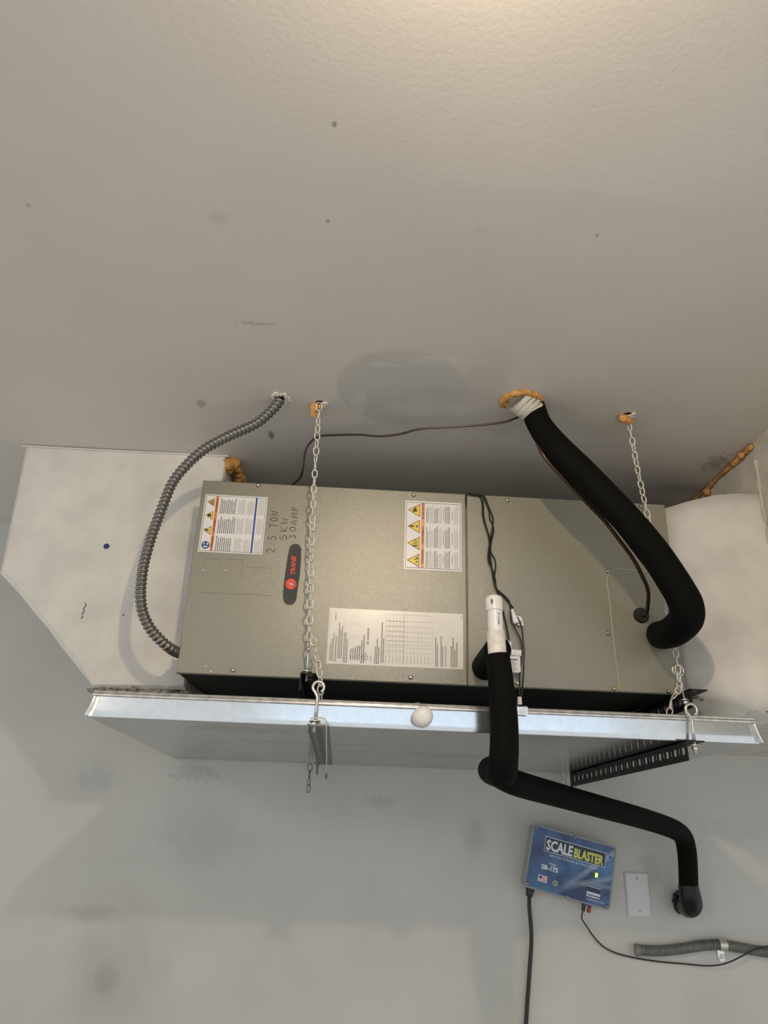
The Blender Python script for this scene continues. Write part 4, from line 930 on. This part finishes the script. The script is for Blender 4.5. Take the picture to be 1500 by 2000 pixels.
ft(b, 'Salt Free Solution to Hard Water', .235, .435, .0092, squeeze=1.15); ft(b, 'scaleblaster.com', .715, .925, .0078); obj('lettering', b, m_dtext, bx, local=True)
b = MB(); ft(b, 'BLASTER', .512, .343, .0335, bold=.045, squeeze=.66); obj('lettering', b, m_dyel, bx, local=True)['label'] = 'yellow lettering BLASTER'
b = MB(); fq(b, .145, .755, .25, .855, 1); obj('flag_field', b, m_dtext, bx, local=True)
b = MB()
for i in range(4): fq(b, .155, .77+.021*i, .242, .780+.021*i, 2)
obj('flag_stripe', b, m_red, bx, local=True)
b = MB(); fq(b, .155, .768, .192, .805, 3); obj('flag_canton', b, m_blu, bx, local=True)
b = MB(); b.lathe(F(.35, .82, 0), (0, -1, 0), [(0, .0078), (.0002, .0078)], 16); obj('seal', b, m_prn2, bx, local=True)
b = MB(); b.lathe(F(.35, .82, 2), (0, -1, 0), [(0, .0055), (.0002, .0055)], 14); obj('seal_centre', b, m_green, bx, local=True)
b = MB(); fq(b, .715, .80, .87, .875, 1); fq(b, .715, .715, .87, .722, 1); obj('logo_field', b, m_dtext, bx, local=True)
b = MB(); fq(b, .715, .73, .87, .79, 1); ft(b, 'clearwater', .722, .86, .0095, bold=.03); obj('logo_bar', b, m_dnavy, bx, local=True)
b = MB(); b.box((-bw/2+bw*.735, YF-.0022, bh/2-bh*.555), (-bw/2+bw*.785, YF, bh/2-bh*.495)); obj('light_holder', b, m_prn, bx, local=True)
b = MB(); b.box((-bw/2+bw*.785, YF-.0028, bh/2-bh*.555), (-bw/2+bw*.812, YF, bh/2-bh*.49)); obj('indicator_light', b, m_led, bx, local=True)['label'] = 'glowing green indicator light'
b = MB()
for (u, v) in ((.935, .19), (.935, .77)): b.lathe(F(u, v, 1), (0, -1, 0), [(0, .0030), (.0003, .0030)], 12)
obj('print_dot', b, m_dnavy, bx, local=True)
s1_ = None
for (u, v) in ((.035, .06), (.5, .035), (.965, .06), (.965, .94), (.5, .965), (.035, .94)):
    if s1_ is None:
        b = MB(); b.lathe((0, 0, 0), (0, -1, 0), [(0, .0046), (.0012, .0046), (.002, .0030), (.003, .0026)], 14); o = s1_ = obj('screw', b, m_flex, bx, local=True, sm=True)
    else: o = s1_.copy(); col.objects.link(o); o.parent = bx
    o.location = F(u, v, 0)+Vector((0, .0006, 0))
b = MB(); gz = -bh/2+.003; gx = -bw/2+.028
b.lathe((gx, -D/2+.004, gz), (0, 0, -1), [(0, .0125), (.010, .0125), (.011, .0110), (.020, .0105), (.024, .0075), (.026, .0065)], 12); obj('cable_gland', b, m_blk, bx, local=True)
tx = bw/2-.062
b = MB(); b.box((tx-.012, -D+.014, gz-.006), (tx+.014, -D+.030, gz+.001)); obj('terminal_base', b, m_blk, bx, local=True)
b = MB(); b.lathe((tx-.007, -D+.020, gz-.005), (0, 0, -1), [(0, .0050), (.010, .0055), (.016, .0055), (.017, .004)], 10); obj('terminal', b, m_blk, bx, local=True)['label'] = 'black terminal post'
b = MB(); b.lathe((tx+.009, -D+.020, gz-.005), (0, 0, -1), [(0, .0035), (.003, .0035), (.004, .0055), (.014, .0058), (.017, .0052)], 10); obj('terminal', b, m_tred, bx, local=True)['label'] = 'red terminal post'
# power cord and signal wire
Rm = Matrix.Rotation(-ang, 4, 'Y'); o3 = Vector((cen.x, WALL, cen.z))
g0 = o3+Rm @ Vector((gx, -D/2+.004, gz-.020)); t0 = o3+Rm @ Vector((tx-.007, -D+.020, gz-.018))
pts = [g0, g0+Vector((-.001, .004, -.03)), WL(1038, 1830, .018), WL(1034, 1900, .012), WL(1028, 1990, .010), WL(1027, 2060, .010)]
l = pts[-1].copy(); l.z = -1.2; l.x += .01; pts.append(l); l2 = l.copy(); l2.z = -Z0+.02; pts.append(l2); l3 = l2+Vector((.12, -.1, -.0125)); pts.append(l3)
b = MB(); b.tube(smooth(pts, .012), .0058, 10); o = obj('power_cord', b, m_wire, origin=g0, sm=True); tag(o, 'thick black power cord hanging from the blue control box', 'cord')
pts = [t0, WL(1136, 1793, .035), WL(1145, 1808, .025), WL(1160, 1830, .015), WL(1180, 1850, .010), WL(1205, 1862, .008), WL(1240, 1871, .006), WL(1285, 1878, .005), WL(1330, 1882, .006), WL(1375, 1886, .014), WL(1402, 1885, .028), WL(1425, 1879, .034), WL(1450, 1867, .036), WL(1470, 1856, .036), WL(1500, 1848, .036), WL(1560, 1840, .030)]
b = MB(); b.tube(smooth(pts, .008), .0021, 8); o = obj('signal_wire', b, m_wire, origin=t0, sm=True); tag(o, 'thin dark signal wire sagging from the control box to the right along the wall', 'wire')
# blank wall plate
q = [WL(x, y, 0) for x, y in ((1217, 1701), (1263, 1706), (1274, 1793), (1227, 1790))]; cen = sum(q, Vector())/4
wp = thing('wall_plate', (cen.x, WALL, cen.z), 'blank white rectangular wall plate beside the blue control box', 'wall plate')
b = MB(); w2, h2 = .0355, .0585; e = .004
b.add([(cen.x+sx*w2, WALL-.0005, cen.z+sz*h2) for sx, sz in ((-1, -1), (1, -1), (1, 1), (-1, 1))]+[(cen.x+sx*w2, WALL-.003, cen.z+sz*h2) for sx, sz in ((-1, -1), (1, -1), (1, 1), (-1, 1))]+[(cen.x+sx*(w2-e), WALL-.0065, cen.z+sz*(h2-e)) for sx, sz in ((-1, -1), (1, -1), (1, 1), (-1, 1))],
      [(8, 9, 10, 11), (4, 5, 9, 8), (5, 6, 10, 9), (6, 7, 11, 10), (7, 4, 8, 11), (0, 1, 5, 4), (1, 2, 6, 5), (2, 3, 7, 6), (3, 0, 4, 7)])
obj('plate', b, m_plate, wp)
for s in (-1, 1): b = MB(); b.lathe((cen.x, WALL-.0062, cen.z+s*.042), (0, -1, 0), [(0, .0036), (.0008, .0034), (.0012, .002)], 12); obj('screw', b, m_prn2, wp, sm=True)
# grey flexible conduit with strap
cx_px = [(1243, 1855), (1256, 1856), (1290, 1857), (1330, 1853), (1370, 1847), (1408, 1845), (1440, 1850), (1480, 1857), (1520, 1862), (1600, 1868)]
pts = [WL(x, y, .016 if i else .012) for i, (x, y) in enumerate(cx_px)]; path = smooth(pts, .0022); rad = []; cum = 0
for i, p in enumerate(path):
    if i: cum += (p-path[i-1]).length
    rad.append(.0135+.0011*math.sin(cum*2*math.pi/.0085))
b = MB(); b.tube(path, rad, 14); gc = obj('grey_conduit', b, m_gflex, origin=pts[3], sm=True); tag(gc, 'dull grey flexible conduit strapped to the wall at lower right', 'conduit')
b = MB(); b.lathe(WL(1240, 1855, .012), WL(1256, 1856, .016)-WL(1240, 1855, .012), [(0, .0165), (.004, .0150), (.010, .0155), (.016, .0140)], 12); obj('ragged_end', b, m_greyang, gc, sm=True)
st = thing('conduit_strap', WL(1408, 1855, .0), 'shiny steel strap with a screw tab holding the grey flexible conduit', 'strap')
a = WL(1410, 1845, .016); b = MB()
for k in range(9):
    th = math.radians(-80+190*k/8)
prof = [(math.cos(math.radians(t)), math.sin(math.radians(t))) for t in range(-95, 96, 19)]
vs = []
for k, (cx_, s_) in enumerate(prof):
    for xx in (-.011, .011): vs.append(Vector((a.x+xx, a.y-.0165*cx_, a.z+.0165*s_)))
n = len(prof); b.add(vs, [(2*i, 2*i+1, 2*i+3, 2*i+2) for i in range(n-1)]); obj('band', b, m_bolt, st, sm=True)
b = MB(); b.prism([(a.x-.010, WALL-.0035, a.z-.014), (a.x+.010, WALL-.0035, a.z-.014), (a.x+.010, WALL-.0035, a.z-.036), (a.x+.006, WALL-.0035, a.z-.042), (a.x-.006, WALL-.0035, a.z-.042), (a.x-.010, WALL-.0035, a.z-.036)], (0, .0025, 0)); obj('tab', b, m_hem, st)
b = MB(); b.lathe((a.x, WALL-.0035, a.z-.030), (0, -1, 0), [(0, .005), (.002, .0045), (.003, .0025)], 12); obj('screw', b, m_bolt, st, sm=True)

for o in sc.objects:
    if o.type == 'MESH' and o.name.split('.')[0] in ('print', 'table_lines', 'disc_symbol', 'disc_stripe', 'symbol', 'mortar_edge', 'thread', 'paint_fleck', 'sealant', 'chip', 'tape_edge', 'pressed_outline', 'lettering', 'handwriting', 'flag_stripe', 'print_dot', 'logo_field', 'logo_bar'):
        o['kind'] = 'stuff'
